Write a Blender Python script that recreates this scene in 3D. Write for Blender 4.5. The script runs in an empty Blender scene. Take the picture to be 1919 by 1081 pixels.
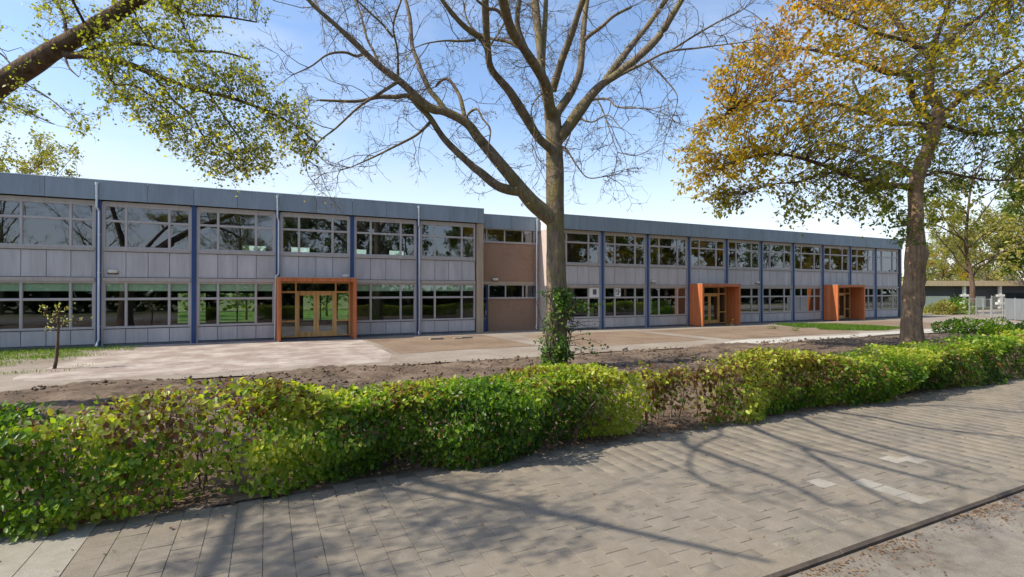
import bpy, math, random
import numpy as np

SC = bpy.context.scene
COL = SC.collection
rng = np.random.default_rng(11)
random.seed(5)

# ------------------------------------------------------------------ camera
YAW = math.radians(25.7)
CAMH = 2.5
FPX, CXP, HOR = 959.5, 960.0, 545.0
cam = bpy.data.cameras.new("camera")
cam.sensor_width = 36.0
cam.lens = 18.0
cam.clip_end = 3000.0
cam.clip_start = 0.05
cam_o = bpy.data.objects.new("camera", cam)
COL.objects.link(cam_o)
cam_o.location = (0, 0, CAMH)
cam_o.rotation_euler = (math.pi / 2 + math.atan(4.5 / FPX), 0, -YAW)
SC.camera = cam_o

# ------------------------------------------------------------------ light
SUN_A = math.radians(8.0)      # how far behind the facade line the sun stands
SUN_E = math.radians(47.0)
SUNV = (-math.cos(SUN_E) * math.cos(SUN_A), math.cos(SUN_E) * math.sin(SUN_A), math.sin(SUN_E))
world = bpy.data.worlds.new("World")
SC.world = world
world.use_nodes = True
wn, wl = world.node_tree.nodes, world.node_tree.links
wn.clear()
w_out = wn.new("ShaderNodeOutputWorld")
w_bg = wn.new("ShaderNodeBackground")
w_sky = wn.new("ShaderNodeTexSky")
w_sky.sky_type = 'NISHITA'
w_sky.sun_disc = False
w_sky.sun_elevation = SUN_E
# Nishita: rotation 0 puts the sun at +Y, growing clockwise seen from above
w_sky.sun_rotation = math.atan2(SUNV[0], SUNV[1])
w_sky.air_density = 1.0
w_sky.dust_density = 1.0
w_sky.ozone_density = 3.0
w_bg.inputs['Strength'].default_value = 0.15
# thin high cloud veils
w_tc = wn.new("ShaderNodeTexCoord")
w_map = wn.new("ShaderNodeMapping")
w_map.inputs['Scale'].default_value = (1.0, 1.0, 3.2)
w_map.inputs['Location'].default_value = (.35, .1, .2)
w_noise = wn.new("ShaderNodeTexNoise")
w_noise.inputs['Scale'].default_value = 1.9
w_noise.inputs['Detail'].default_value = 6
w_noise.inputs['Roughness'].default_value = .55
w_noise.inputs['Distortion'].default_value = .5
w_ramp = wn.new("ShaderNodeValToRGB")
w_ramp.color_ramp.elements[0].position = .44
w_ramp.color_ramp.elements[0].color = (0, 0, 0, 1)
w_ramp.color_ramp.elements[1].position = .80
w_ramp.color_ramp.elements[1].color = (.5, .5, .5, 1)
w_mix = wn.new("ShaderNodeMix")
w_mix.data_type = 'RGBA'
w_mix.inputs[7].default_value = (4.0, 4.2, 4.5, 1)
wl.new(w_tc.outputs['Generated'], w_map.inputs[0])
wl.new(w_map.outputs[0], w_noise.inputs['Vector'])
wl.new(w_noise.outputs['Fac'], w_ramp.inputs[0])
wl.new(w_ramp.outputs[0], w_mix.inputs[0])
wl.new(w_sky.outputs[0], w_mix.inputs[6])
# paler air towards the horizon
w_sep = wn.new("ShaderNodeSeparateXYZ")
wl.new(w_tc.outputs['Generated'], w_sep.inputs[0])
w_hz = wn.new("ShaderNodeMapRange")
w_hz.interpolation_type = 'SMOOTHSTEP'
w_hz.inputs['From Min'].default_value = 0.0
w_hz.inputs['From Max'].default_value = 0.36
w_hz.inputs['To Min'].default_value = 0.72
w_hz.inputs['To Max'].default_value = 0.0
wl.new(w_sep.outputs[2], w_hz.inputs['Value'])
w_mix2 = wn.new("ShaderNodeMix")
w_mix2.data_type = 'RGBA'
w_mix2.inputs[7].default_value = (4.3, 4.35, 4.3, 1)
wl.new(w_hz.outputs[0], w_mix2.inputs[0])
wl.new(w_mix.outputs[2], w_mix2.inputs[6])
wl.new(w_mix2.outputs[2], w_bg.inputs[0])
wl.new(w_bg.outputs[0], w_out.inputs[0])

sun = bpy.data.lights.new("sun", 'SUN')
sun.energy = 3.9
sun.angle = math.radians(0.45)
sun.color = (1.0, 0.91, 0.76)
sun_o = bpy.data.objects.new("sun", sun)
COL.objects.link(sun_o)
sun_o.location = (-30, 10, 40)
from mathutils import Vector
sun_o.rotation_euler = Vector(SUNV).to_track_quat('Z', 'Y').to_euler()

SC.view_settings.view_transform = 'Standard'
SC.view_settings.look = 'None'
SC.view_settings.exposure = 0.78
SC.view_settings.gamma = 1.0
SC.view_settings.use_curve_mapping = False
try:
    SC.cycles.transparent_max_bounces = 12
    SC.cycles.max_bounces = 8
except Exception:
    pass

# ------------------------------------------------------------------ helpers
S_, C_ = math.sin(YAW), math.cos(YAW)


def at(px, py, t):
    """world point seen at photo pixel (px, py) at depth t metres along the view axis"""
    u = (px - CXP) / FPX
    v = (py - HOR) / FPX
    return np.array([t * (S_ + u * C_), t * (C_ - u * S_), CAMH - t * v])


def nrm(a):
    return a / np.maximum(np.linalg.norm(a, axis=-1, keepdims=True), 1e-9)


WORLD = {}


def wloc(o):
    return WORLD.get(o.name, (0.0, 0.0, 0.0)) if o is not None else (0.0, 0.0, 0.0)


def place(o, parent, loc):
    COL.objects.link(o)
    p = wloc(parent)
    if parent is not None:
        o.parent = parent
    o.location = (loc[0] - p[0], loc[1] - p[1], loc[2] - p[2])
    WORLD[o.name] = tuple(loc)
    return o


def thing(name, label, cat, loc=(0, 0, 0), group=None):
    o = bpy.data.objects.new(name, None)
    o.empty_display_size = 0.2
    place(o, None, loc)
    o['label'] = label
    o['category'] = cat
    if group:
        o['group'] = group
    return o


def tag(o, label=None, cat=None, group=None, kind=None):
    if label:
        o['label'] = label
    if cat:
        o['category'] = cat
    if group:
        o['group'] = group
    if kind:
        o['kind'] = kind
    return o


def inst(name, me, parent, loc, rz=0.0):
    o = bpy.data.objects.new(name, me)
    place(o, parent, loc)
    if rz:
        o.rotation_euler = (0, 0, rz)
    return o


class MB:
    """collects simple solids into one mesh"""

    def __init__(s):
        s.v, s.f, s.m = [], [], []

    def poly(s, vs, fs, mi=0):
        b = len(s.v)
        s.v += [tuple(map(float, p)) for p in vs]
        s.f += [tuple(b + i for i in f) for f in fs]
        s.m += [mi] * len(fs)
        return s

    def box(s, x0, y0, z0, x1, y1, z1, mi=0):
        return s.poly([(x0, y0, z0), (x1, y0, z0), (x1, y1, z0), (x0, y1, z0),
                       (x0, y0, z1), (x1, y0, z1), (x1, y1, z1), (x0, y1, z1)],
                      [(0, 3, 2, 1), (4, 5, 6, 7), (0, 1, 5, 4), (1, 2, 6, 5), (2, 3, 7, 6), (3, 0, 4, 7)], mi)

    def bevbox(s, x0, y0, z0, x1, y1, z1, b, mi=0):
        """box whose -Y face has a chamfered edge"""
        return s.poly([(x0, y1, z0), (x1, y1, z0), (x1, y1, z1), (x0, y1, z1),
                       (x0, y0 + b, z0), (x1, y0 + b, z0), (x1, y0 + b, z1), (x0, y0 + b, z1),
                       (x0 + b, y0, z0 + b), (x1 - b, y0, z0 + b), (x1 - b, y0, z1 - b), (x0 + b, y0, z1 - b)],
                      [(0, 3, 2, 1)[::-1], (0, 1, 5, 4), (1, 2, 6, 5), (2, 3, 7, 6), (3, 0, 4, 7),
                       (4, 5, 9, 8), (5, 6, 10, 9), (6, 7, 11, 10), (7, 4, 8, 11), (8, 9, 10, 11)], mi)

    def tube(s, pts, r, n=10, mi=0, cap=True):
        P = np.array(pts, float)
        R = np.full(len(P), r, float) if np.isscalar(r) else np.array(r, float)
        T = nrm(np.gradient(P, axis=0))
        ref = np.array([0.31, 0.95, 0.05]) if abs(T[0] @ np.array([0.31, 0.95, 0.05])) < .9 else np.array([1., 0, 0])
        n1 = nrm(np.cross(T, ref))
        n2 = np.cross(T, n1)
        a = np.linspace(0, 2 * math.pi, n, endpoint=False)
        V = P[:, None] + R[:, None, None] * (np.cos(a)[None, :, None] * n1[:, None] + np.sin(a)[None, :, None] * n2[:, None])
        fs = []
        for i in range(len(P) - 1):
            for j in range(n):
                k = (j + 1) % n
                fs.append((i * n + j, i * n + k, (i + 1) * n + k, (i + 1) * n + j))
        if cap:
            fs.append(tuple(range(n))[::-1])
            fs.append(tuple((len(P) - 1) * n + j for j in range(n)))
        return s.poly(V.reshape(-1, 3), fs, mi)

    def mesh(s, name, mats):
        me = bpy.data.meshes.new(name)
        me.from_pydata(s.v, [], s.f)
        for m in (mats if isinstance(mats, (list, tuple)) else [mats]):
            me.materials.append(m)
        if any(s.m):
            me.polygons.foreach_set('material_index', s.m)
        me.update()
        return me

    def build(s, name, mats, parent=None, loc=(0, 0, 0)):
        return inst(name, s.mesh(name, mats), parent, loc)


def np_mesh(name, V, F, mat, attrs=None, smooth=False):
    V = np.ascontiguousarray(V, np.float32)
    F = np.ascontiguousarray(F, np.int32)
    k = F.shape[1]
    me = bpy.data.meshes.new(name)
    me.vertices.add(len(V))
    me.vertices.foreach_set('co', V.ravel())
    me.loops.add(F.size)
    me.loops.foreach_set('vertex_index', F.ravel())
    me.polygons.add(len(F))
    me.polygons.foreach_set('loop_start', np.arange(0, F.size, k, dtype=np.int32))
    me.polygons.foreach_set('loop_total', np.full(len(F), k, np.int32))
    if smooth:
        me.polygons.foreach_set('use_smooth', np.ones(len(F), bool))
    for an, av in (attrs or {}).items():
        a = me.attributes.new(an, 'FLOAT', 'POINT')
        a.data.foreach_set('value', np.ascontiguousarray(av, np.float32))
    me.materials.append(mat)
    me.update(calc_edges=True)
    return me


def sinnoise(seed, freq, octaves=3):
    r = np.random.default_rng(seed)
    K = []
    for o in range(octaves):
        for _ in range(6):
            d = nrm(r.normal(size=3))
            K.append((d * freq * 2 ** o * r.uniform(.6, 1.4), r.uniform(0, 6.28), 0.55 ** o))
    tot = math.sqrt(sum(k[2] ** 2 for k in K) / 2)

    def f(P):
        P = np.asarray(P, float)
        s = np.zeros(P.shape[:-1])
        for k, ph, a in K:
            s += a * np.sin(P @ k + ph)
        return s / tot
    return f


# ------------------------------------------------------------------ materials
def nmat(name):
    m = bpy.data.materials.new(name)
    m.use_nodes = True
    nt = m.node_tree
    nt.nodes.clear()
    out = nt.nodes.new("ShaderNodeOutputMaterial")
    return m, nt, out


def lnk(nt, a, b):
    nt.links.new(a, b)


def pos(nt, scale=(1, 1, 1)):
    g = nt.nodes.new("ShaderNodeNewGeometry")
    mp = nt.nodes.new("ShaderNodeMapping")
    mp.inputs['Scale'].default_value = scale
    lnk(nt, g.outputs['Position'], mp.inputs['Vector'])
    return mp.outputs[0]


def noise(nt, vec, scale, detail=4, rough=.6):
    n = nt.nodes.new("ShaderNodeTexNoise")
    n.inputs['Scale'].default_value = scale
    n.inputs['Detail'].default_value = detail
    n.inputs['Roughness'].default_value = rough
    if vec is not None:
        lnk(nt, vec, n.inputs['Vector'])
    return n.outputs['Fac']


def ramp(nt, fac, stops):
    r = nt.nodes.new("ShaderNodeValToRGB")
    el = r.color_ramp.elements
    while len(el) < len(stops):
        el.new(0.5)
    for e, (p, c) in zip(el, stops):
        e.position = p
        e.color = (c[0], c[1], c[2], 1)
    lnk(nt, fac, r.inputs[0])
    return r.outputs[0]


def mixc(nt, fac, a, b, mode='MIX'):
    m = nt.nodes.new("ShaderNodeMix")
    m.data_type = 'RGBA'
    m.blend_type = mode
    for sock, v in ((m.inputs[0], fac), (m.inputs[6], a), (m.inputs[7], b)):
        if hasattr(v, 'is_output'):
            lnk(nt, v, sock)
        elif isinstance(v, (int, float)):
            sock.default_value = v
        else:
            sock.default_value = (v[0], v[1], v[2], 1)
    return m.outputs[2]


def math_n(nt, op, a, b=0.0):
    m = nt.nodes.new("ShaderNodeMath")
    m.operation = op
    for sock, v in ((m.inputs[0], a), (m.inputs[1], b)):
        if hasattr(v, 'is_output'):
            lnk(nt, v, sock)
        else:
            sock.default_value = v
    return m.outputs[0]


def bump(nt, h, strength=.3, dist=.02):
    b = nt.nodes.new("ShaderNodeBump")
    b.inputs['Strength'].default_value = strength
    b.inputs['Distance'].default_value = dist
    lnk(nt, h, b.inputs['Height'])
    return b.outputs[0]


def attr(nt, name):
    a = nt.nodes.new("ShaderNodeAttribute")
    a.attribute_name = name
    return a.outputs['Fac']


def bsdf(nt, out, col, rough=.6, normal=None, metallic=0.0, spec=.5):
    b = nt.nodes.new("ShaderNodeBsdfPrincipled")
    if hasattr(col, 'is_output'):
        lnk(nt, col, b.inputs['Base Color'])
    else:
        b.inputs['Base Color'].default_value = (col[0], col[1], col[2], 1)
    if hasattr(rough, 'is_output'):
        lnk(nt, rough, b.inputs['Roughness'])
    else:
        b.inputs['Roughness'].default_value = rough
    b.inputs['Metallic'].default_value = metallic
    b.inputs['Specular IOR Level'].default_value = spec
    if normal is not None:
        lnk(nt, normal, b.inputs['Normal'])
    lnk(nt, b.outputs[0], out.inputs[0])
    return b


def paint(name, c, rough=.5, var=.12, scale=1.5, metallic=0., bmp=.0, streak=True, objvar=0.0, spec=.5):
    m, nt, out = nmat(name)
    p = pos(nt, (1, 1, .22) if streak else (1, 1, 1))
    f = noise(nt, p, scale * 2, 5, .65)
    f2 = noise(nt, pos(nt), scale * 9, 3, .7)
    lo = tuple(x * (1 - var * 1.6) for x in c)
    hi = tuple(min(1, x * (1 + var)) for x in c)
    col = ramp(nt, f, [(.3, lo), (.68, hi)])
    col = mixc(nt, math_n(nt, 'MULTIPLY', f2, .18), col, tuple(x * .6 for x in c))
    if streak:
        f4 = noise(nt, pos(nt, (7, 7, .35)), 1.3, 4, .7)
        col = mixc(nt, ramp(nt, f4, [(.5, (0, 0, 0)), (.78, (.5,) * 3)]), col, tuple(x * .55 for x in c))
    if objvar:
        oi = nt.nodes.new("ShaderNodeObjectInfo")
        g = ramp(nt, oi.outputs['Random'], [(0, (1 - objvar,) * 3), (1, (1 + objvar * .4,) * 3)])
        col = mixc(nt, 1.0, col, g, 'MULTIPLY')
    n = bump(nt, f2, bmp, .01) if bmp else None
    bsdf(nt, out, col, rough, n, metallic, spec)
    return m


def brick_mat(name, c1, c2, mortar, plane='XZ', bw=.21, rh=.0625, ms=.008, rough=.85, bmp=.5, extra=None):
    m, nt, out = nmat(name)
    g = nt.nodes.new("ShaderNodeNewGeometry")
    sp = nt.nodes.new("ShaderNodeSeparateXYZ")
    lnk(nt, g.outputs['Position'], sp.inputs[0])
    cb = nt.nodes.new("ShaderNodeCombineXYZ")
    a, b = {'XZ': (0, 2), 'YZ': (1, 2), 'XY': (0, 1)}[plane]
    lnk(nt, sp.outputs[a], cb.inputs[0])
    lnk(nt, sp.outputs[b], cb.inputs[1])
    bt = nt.nodes.new("ShaderNodeTexBrick")
    bt.inputs['Color1'].default_value = (*c1, 1)
    bt.inputs['Color2'].default_value = (*c2, 1)
    bt.inputs['Mortar'].default_value = (*mortar, 1)
    bt.inputs['Scale'].default_value = 1
    bt.inputs['Brick Width'].default_value = bw
    bt.inputs['Row Height'].default_value = rh
    bt.inputs['Mortar Size'].default_value = ms
    bt.inputs['Mortar Smooth'].default_value = .1
    lnk(nt, cb.outputs[0], bt.inputs['Vector'])
    f = noise(nt, pos(nt), .8, 6, .65)
    f2 = noise(nt, pos(nt), 25, 3, .7)
    col = mixc(nt, math_n(nt, 'MULTIPLY', f2, .4), bt.outputs['Color'], tuple(x * .55 for x in c1))
    if extra:
        col = mixc(nt, ramp(nt, f, [(extra[0], (0, 0, 0)), (extra[1], (1, 1, 1))]), col, extra[2])
    else:
        col = mixc(nt, ramp(nt, f, [(.45, (0, 0, 0)), (.75, (.45,) * 3)]), col, tuple(x * .7 for x in c2))
    h = math_n(nt, 'SUBTRACT', f2, math_n(nt, 'MULTIPLY', bt.outputs['Fac'], 1.2))
    bsdf(nt, out, col, rough, bump(nt, h, bmp, .01), 0, .3)
    return m


def leaf_mat(name, stops, transl=.45, rough=.42, tr_tint=(1.5, 1.5, .55)):
    m, nt, out = nmat(name)
    col = ramp(nt, attr(nt, 'tint'), stops)
    b = nt.nodes.new("ShaderNodeBsdfPrincipled")
    lnk(nt, col, b.inputs['Base Color'])
    b.inputs['Roughness'].default_value = rough
    b.inputs['Specular IOR Level'].default_value = .35
    t = nt.nodes.new("ShaderNodeBsdfTranslucent")
    lnk(nt, mixc(nt, 1.0, col, tr_tint, 'MULTIPLY'), t.inputs[0])
    mx = nt.nodes.new("ShaderNodeMixShader")
    mx.inputs[0].default_value = transl
    lnk(nt, b.outputs[0], mx.inputs[1])
    lnk(nt, t.outputs[0], mx.inputs[2])
    lnk(nt, mx.outputs[0], out.inputs[0])
    return m


def bark_mat(name, c, moss=(.16, .15, .03), mossamt=.35, scale=9):
    m, nt, out = nmat(name)
    f = noise(nt, pos(nt, (1, 1, .28)), scale, 6, .7)
    f2 = noise(nt, pos(nt), .9, 5, .7)
    f3 = noise(nt, pos(nt, (1, 1, .5)), 38, 3, .6)
    col = ramp(nt, f, [(.3, tuple(x * .38 for x in c)), (.52, c), (.75, tuple(x * 1.5 for x in c))])
    col = mixc(nt, math_n(nt, 'MULTIPLY', ramp(nt, f2, [(.48, (0, 0, 0)), (.66, (1, 1, 1))]), mossamt), col, moss)
    h = math_n(nt, 'ADD', f, math_n(nt, 'MULTIPLY', f3, .35))
    bsdf(nt, out, col, .92, bump(nt, h, .9, .05), 0, .15)
    return m


def ground_mat(name, stops, s1=.5, s2=8, rough=.95, bmp=.5, speck=None):
    m, nt, out = nmat(name)
    f = noise(nt, pos(nt), s1, 7, .62)
    f2 = noise(nt, pos(nt), s2, 6, .7)
    f3 = noise(nt, pos(nt), s2 * 9, 3, .7)
    fac = math_n(nt, 'ADD', math_n(nt, 'MULTIPLY', f, .62), math_n(nt, 'MULTIPLY', f2, .38))
    col = ramp(nt, fac, stops)
    col = mixc(nt, 1.0, col, ramp(nt, f3, [(.25, (.72,) * 3), (.75, (1.22,) * 3)]), 'MULTIPLY')
    if speck:
        v = nt.nodes.new("ShaderNodeTexVoronoi")
        v.inputs['Scale'].default_value = speck[0]
        lnk(nt, pos(nt), v.inputs['Vector'])
        col = mixc(nt, ramp(nt, v.outputs['Distance'], [(.0, (1, 1, 1)), (speck[1], (0, 0, 0))]), col, speck[2])
    h = math_n(nt, 'ADD', f2, math_n(nt, 'MULTIPLY', f3, .5))
    bsdf(nt, out, col, rough, bump(nt, h, bmp, .03), 0, .2)
    return m


def tile_mat(name, c, obj=True):
    m, nt, out = nmat(name)
    if obj:
        oi = nt.nodes.new("ShaderNodeObjectInfo")
        rnd = oi.outputs['Random']
    else:
        rnd = attr(nt, 'tint')
    f = noise(nt, pos(nt), .55, 6, .65)
    f2 = noise(nt, pos(nt), 130, 2, .8)
    f3 = noise(nt, pos(nt), 5, 5, .7)
    col = ramp(nt, rnd, [(0, tuple(x * .95 for x in c)), (.5, c), (1, (c[0] * 1.05, c[1] * 1.05, c[2] * 1.05))])
    col = mixc(nt, 1.0, col, ramp(nt, f2, [(.3, (.62,) * 3), (.7, (1.38,) * 3)]), 'MULTIPLY')
    col = mixc(nt, 1.0, col, ramp(nt, f3, [(.3, (.82, .82, .80)), (.7, (1.12,) * 3)]), 'MULTIPLY')
    col = mixc(nt, ramp(nt, f, [(.45, (0, 0, 0)), (.7, (.5,) * 3)]), col, (c[0] * 1.2, c[1] * 1.12, c[2] * .98))
    bsdf(nt, out, col, .9, bump(nt, f2, .35, .006), 0, .25)
    return m


def wood_mat(name, c, rough=.55):
    m, nt, out = nmat(name)
    f = noise(nt, pos(nt, (14, 14, .7)), 2.2, 5, .6)
    f2 = noise(nt, pos(nt, (9, 9, .02)), 1.1, 2, .4)
    col = ramp(nt, f, [(.3, tuple(x * .72 for x in c)), (.7, tuple(x * 1.15 for x in c))])
    col = mixc(nt, 1.0, col, ramp(nt, f2, [(.35, (.78,) * 3), (.65, (1.12,) * 3)]), 'MULTIPLY')
    bsdf(nt, out, col, rough, bump(nt, f, .15, .006), 0, .35)
    return m


def glass_mat(name, tint=(.72, .78, .76), refl=.2):
    m, nt, out = nmat(name)
    t = nt.nodes.new("ShaderNodeBsdfTransparent")
    t.inputs[0].default_value = (*tint, 1)
    g = nt.nodes.new("ShaderNodeBsdfGlossy")
    g.inputs['Roughness'].default_value = 0.0
    g.inputs['Color'].default_value = (.80, .87, 1.0, 1)
    oi = nt.nodes.new("ShaderNodeObjectInfo")
    va = nt.nodes.new("ShaderNodeVectorMath")
    va.operation = 'ADD'
    lnk(nt, pos(nt), va.inputs[0])
    lnk(nt, math_n(nt, 'MULTIPLY', oi.outputs['Random'], 60.0), va.inputs[1])
    w = noise(nt, va.outputs[0], .6, 2, .4)
    lnk(nt, bump(nt, w, .11, .02), g.inputs['Normal'])
    fr = nt.nodes.new("ShaderNodeFresnel")
    fr.inputs['IOR'].default_value = 1.52
    fac = math_n(nt, 'MINIMUM', math_n(nt, 'ADD', fr.outputs[0], refl), 1.0)
    # the pane's inner side lets the straight ray out again (no internal reflection in a thin pane)
    ge = nt.nodes.new("ShaderNodeNewGeometry")
    fac = math_n(nt, 'MULTIPLY', fac, math_n(nt, 'SUBTRACT', 1.0, ge.outputs['Backfacing']))
    mx = nt.nodes.new("ShaderNodeMixShader")
    lnk(nt, fac, mx.inputs[0])
    lnk(nt, t.outputs[0], mx.inputs[1])
    lnk(nt, g.outputs[0], mx.inputs[2])
    lnk(nt, mx.outputs[0], out.inputs[0])
    return m


M = {}
M['fascia'] = paint('fascia_blue_grey', (.225, .275, .315), .5, .1, .9, objvar=.07)
M['trim'] = paint('trim_taupe', (.40, .355, .315), .55, .08)
M['frame'] = paint('window_frame_grey', (.43, .40, .38), .5, .08)
M['panel'] = paint('spandrel_panel_grey', (.46, .44, .435), .55, .10, 1.1, objvar=.09)
M['backing'] = paint('dark_backing', (.13, .125, .125), .8)
M['blue'] = paint('column_blue', (.016, .055, .175), .45, .15)
M['blue2'] = paint('column_skylit_blue', (.22, .26, .33), .45, .1)  # paler than the column blue: skylight on the flanks painted in
M['plinth'] = paint('plinth_dark', (.10, .115, .135), .8, .2)
M['pier'] = paint('sand_concrete', (.40, .315, .225), .85, .12, bmp=.2)
M['zinc'] = paint('zinc_pipe', (.62, .64, .66), .35, .1, metallic=.75)
M['lamp'] = paint('lamp_cream', (.62, .58, .48), .5, .05)
M['lampdark'] = paint('lamp_base_dark', (.06, .06, .06), .6, .05)
M['blind'] = paint('blind_pale_green', (.72, .78, .62), .8, .04)
M['white'] = paint('white_paint', (.76, .75, .72), .5, .05)
M['dark'] = paint('dark_grille', (.10, .10, .12), .7, .05)
M['roof'] = paint('roof_felt', (.12, .12, .12), .9)
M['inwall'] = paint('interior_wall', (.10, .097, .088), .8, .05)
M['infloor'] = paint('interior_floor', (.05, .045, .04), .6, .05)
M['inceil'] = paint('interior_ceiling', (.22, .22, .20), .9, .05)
M['orange'] = wood_mat('orange_cladding', (.50, .155, .055), .55)
M['gold'] = wood_mat('golden_timber', (.60, .36, .13), .45)
M['brick'] = brick_mat('brown_brick', (.36, .215, .135), (.30, .175, .11), (.34, .27, .21))
M['brickw'] = brick_mat('pale_brick', (.60, .49, .43), (.54, .43, .38), (.55, .5, .46), 'YZ')
M['glass'] = glass_mat('window_glass', (.84, .88, .87), .12)
M['glass_low'] = glass_mat('lower_window_glass', (.80, .87, .82), .10)
M['glass_far'] = glass_mat('far_window_glass', (.80, .87, .82), .26)
M['lime'] = paint('lime_plastic', (.35, .55, .02), .5, .05)
M['tile'] = tile_mat('paving_concrete', (.192, .168, .136))
M['tiles'] = tile_mat('paving_concrete_far', (.192, .168, .136), False)
M['tilew'] = tile_mat('new_paving_concrete', (.27, .25, .215))
M['slab'] = tile_mat('pale_slab_concrete', (.255, .24, .205))
M['kerb'] = tile_mat('kerb_concrete', (.195, .17, .135))
M['kerbface'] = paint('shaded_kerb_face', (.085, .066, .052), .95, .3)  # much darker than the kerb top: the face's shade is put into its colour
M['joint'] = ground_mat('joint_sand', [(.35, (.085, .072, .056)), (.65, (.19, .165, .13))], 2, 20)
M['road'] = ground_mat('road_asphalt', [(.36, (.12, .098, .075)), (.5, (.195, .172, .14)), (.66, (.25, .225, .19))], .8, 9, .95, .4, (45, .16, (.42, .39, .35)))
M['soil'] = ground_mat('dark_soil', [(.36, (.07, .05, .035)), (.5, (.15, .109, .078)), (.66, (.24, .182, .133))], .9, 9, 1, 1.0)
M['dirt'] = ground_mat('tan_dirt', [(.34, (.135, .093, .062)), (.5, (.20, .145, .10)), (.66, (.255, .195, .14))], .5, 6, 1, .7)
M['court'] = ground_mat('pale_forecourt', [(.34, (.175, .135, .105)), (.5, (.25, .212, .172)), (.66, (.315, .278, .232))], .35, 5, .95, .4)
M['pale'] = ground_mat('white_concrete', [(.34, (.34, .32, .285)), (.6, (.46, .44, .40))], .5, 5, .9, .3)
M['paver'] = brick_mat('pink_brick_paving', (.225, .165, .138), (.335, .27, .23), (.315, .277, .237), 'XY', .21, .105, .01, .95, .4,
                       (.44, .68, (.42, .37, .32)))
M['lawn'] = ground_mat('lawn', [(.34, (.055, .10, .015)), (.6, (.13, .19, .035))], .3, 6, 1, .6)
M['earth'] = ground_mat('far_ground', [(.34, (.09, .10, .035)), (.6, (.20, .18, .10))], .08, 2, 1, .5)
M['bark'] = bark_mat('grey_brown_bark', (.185, .145, .10), (.19, .17, .045), .65)
M['bark_r'] = bark_mat('pale_brown_bark', (.28, .195, .125), (.12, .07, .035), .5)
M['bark_l'] = bark_mat('dark_brown_bark', (.12, .08, .058), (.10, .085, .03), .3)
M['twig'] = paint('twig_grey', (.13, .098, .07), .9, .2)
M['twig_h'] = paint('twig_hedge', (.17, .118, .078), .9, .25)
M['twig_d'] = paint('twig_dark', (.075, .055, .042), .9, .2)
M['lf_left'] = leaf_mat('leaf_fresh_yellow_green', [(0, (.16, .185, .025)), (.5, (.30, .305, .05)), (.85, (.42, .39, .08)), (1, (.46, .34, .09))], .65)
M['lf_bud'] = leaf_mat('bud_yellow_green', [(0, (.15, .14, .04)), (.6, (.28, .25, .07)), (1, (.36, .27, .08))], .4)
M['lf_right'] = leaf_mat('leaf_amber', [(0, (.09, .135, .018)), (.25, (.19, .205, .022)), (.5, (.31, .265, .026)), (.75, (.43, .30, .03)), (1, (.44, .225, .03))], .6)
M['lf_hedge'] = leaf_mat('leaf_hedge', [(0, (.030, .075, .008)), (.35, (.090, .185, .013)), (.7, (.215, .33, .026)), (.86, (.42, .47, .06)), (.93, (.20, .105, .045)), (1, (.15, .065, .03))], .5, .36)
M['lf_ivy'] = leaf_mat('leaf_ivy', [(0, (.035, .085, .012)), (.7, (.10, .20, .024)), (1, (.21, .31, .05))], .4, .3)
M['lf_green'] = leaf_mat('leaf_green', [(0, (.04, .08, .01)), (.6, (.11, .17, .02)), (1, (.22, .25, .05))], .45)
M['lf_pale'] = leaf_mat('leaf_pale_yellow', [(0, (.16, .17, .03)), (.6, (.29, .28, .06)), (1, (.36, .32, .10))], .45)
M['lf_dark'] = leaf_mat('leaf_evergreen', [(0, (.012, .025, .007)), (.7, (.03, .055, .012)), (1, (.06, .085, .02))], .2, .5)
M['lf_sap'] = leaf_mat('leaf_cream', [(0, (.22, .24, .07)), (.6, (.40, .40, .17)), (1, (.50, .46, .25))], .35)
M['lf_dead'] = leaf_mat('leaf_litter', [(0, (.10, .05, .025)), (.6, (.20, .11, .055)), (1, (.30, .20, .10))], .15, .7)
M['grass'] = leaf_mat('grass_blade', [(0, (.05, .12, .01)), (.7, (.13, .24, .02)), (1, (.25, .27, .07))], .4, .5)
M['charcoal'] = paint('charcoal_cladding', (.07, .074, .095), .7, .1)
M['tanfascia'] = paint('tan_fascia', (.48, .38, .25), .7, .08)
M['galv'] = paint('galvanised_steel', (.30, .31, .30), .5, .08, metallic=.3)
M['gatepanel'] = paint('grey_gate_panel', (.20, .215, .23), .6, .1)

# ------------------------------------------------------------------ ground and pavements (structure)
def sheet(name, poly, z, mat, kind='structure'):
    me = bpy.data.meshes.new(name)
    me.from_pydata([(p[0], p[1], z) for p in poly], [], [tuple(range(len(poly)))])
    me.materials.append(mat)
    if me.polygons[0].normal.z < 0:
        me.flip_normals()
    o = bpy.data.objects.new(name, me)
    COL.objects.link(o)
    o['kind'] = kind
    return o


def wob(x0, x1, y, amp, step, seed, vertical=False):
    f = sinnoise(seed, 1.1, 3)
    n = max(2, int(abs(x1 - x0) / step))
    xs = np.linspace(x0, x1, n)
    P = np.stack([xs, np.full(n, 3.1), np.zeros(n)], 1)
    d = f(P) * amp
    return [(y + b, a) if vertical else (a, y + b) for a, b in zip(xs, d)]


def bed(x0, x1, y0, y1, seed, amp=.05):
    return (wob(x0, x1, y0, amp, .5, seed) + wob(y0, y1, x1, amp, .5, seed + 1, True)
            + wob(x1, x0, y1, amp, .5, seed + 2) + wob(y1, y0, x0, amp, .5, seed + 3, True))


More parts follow.
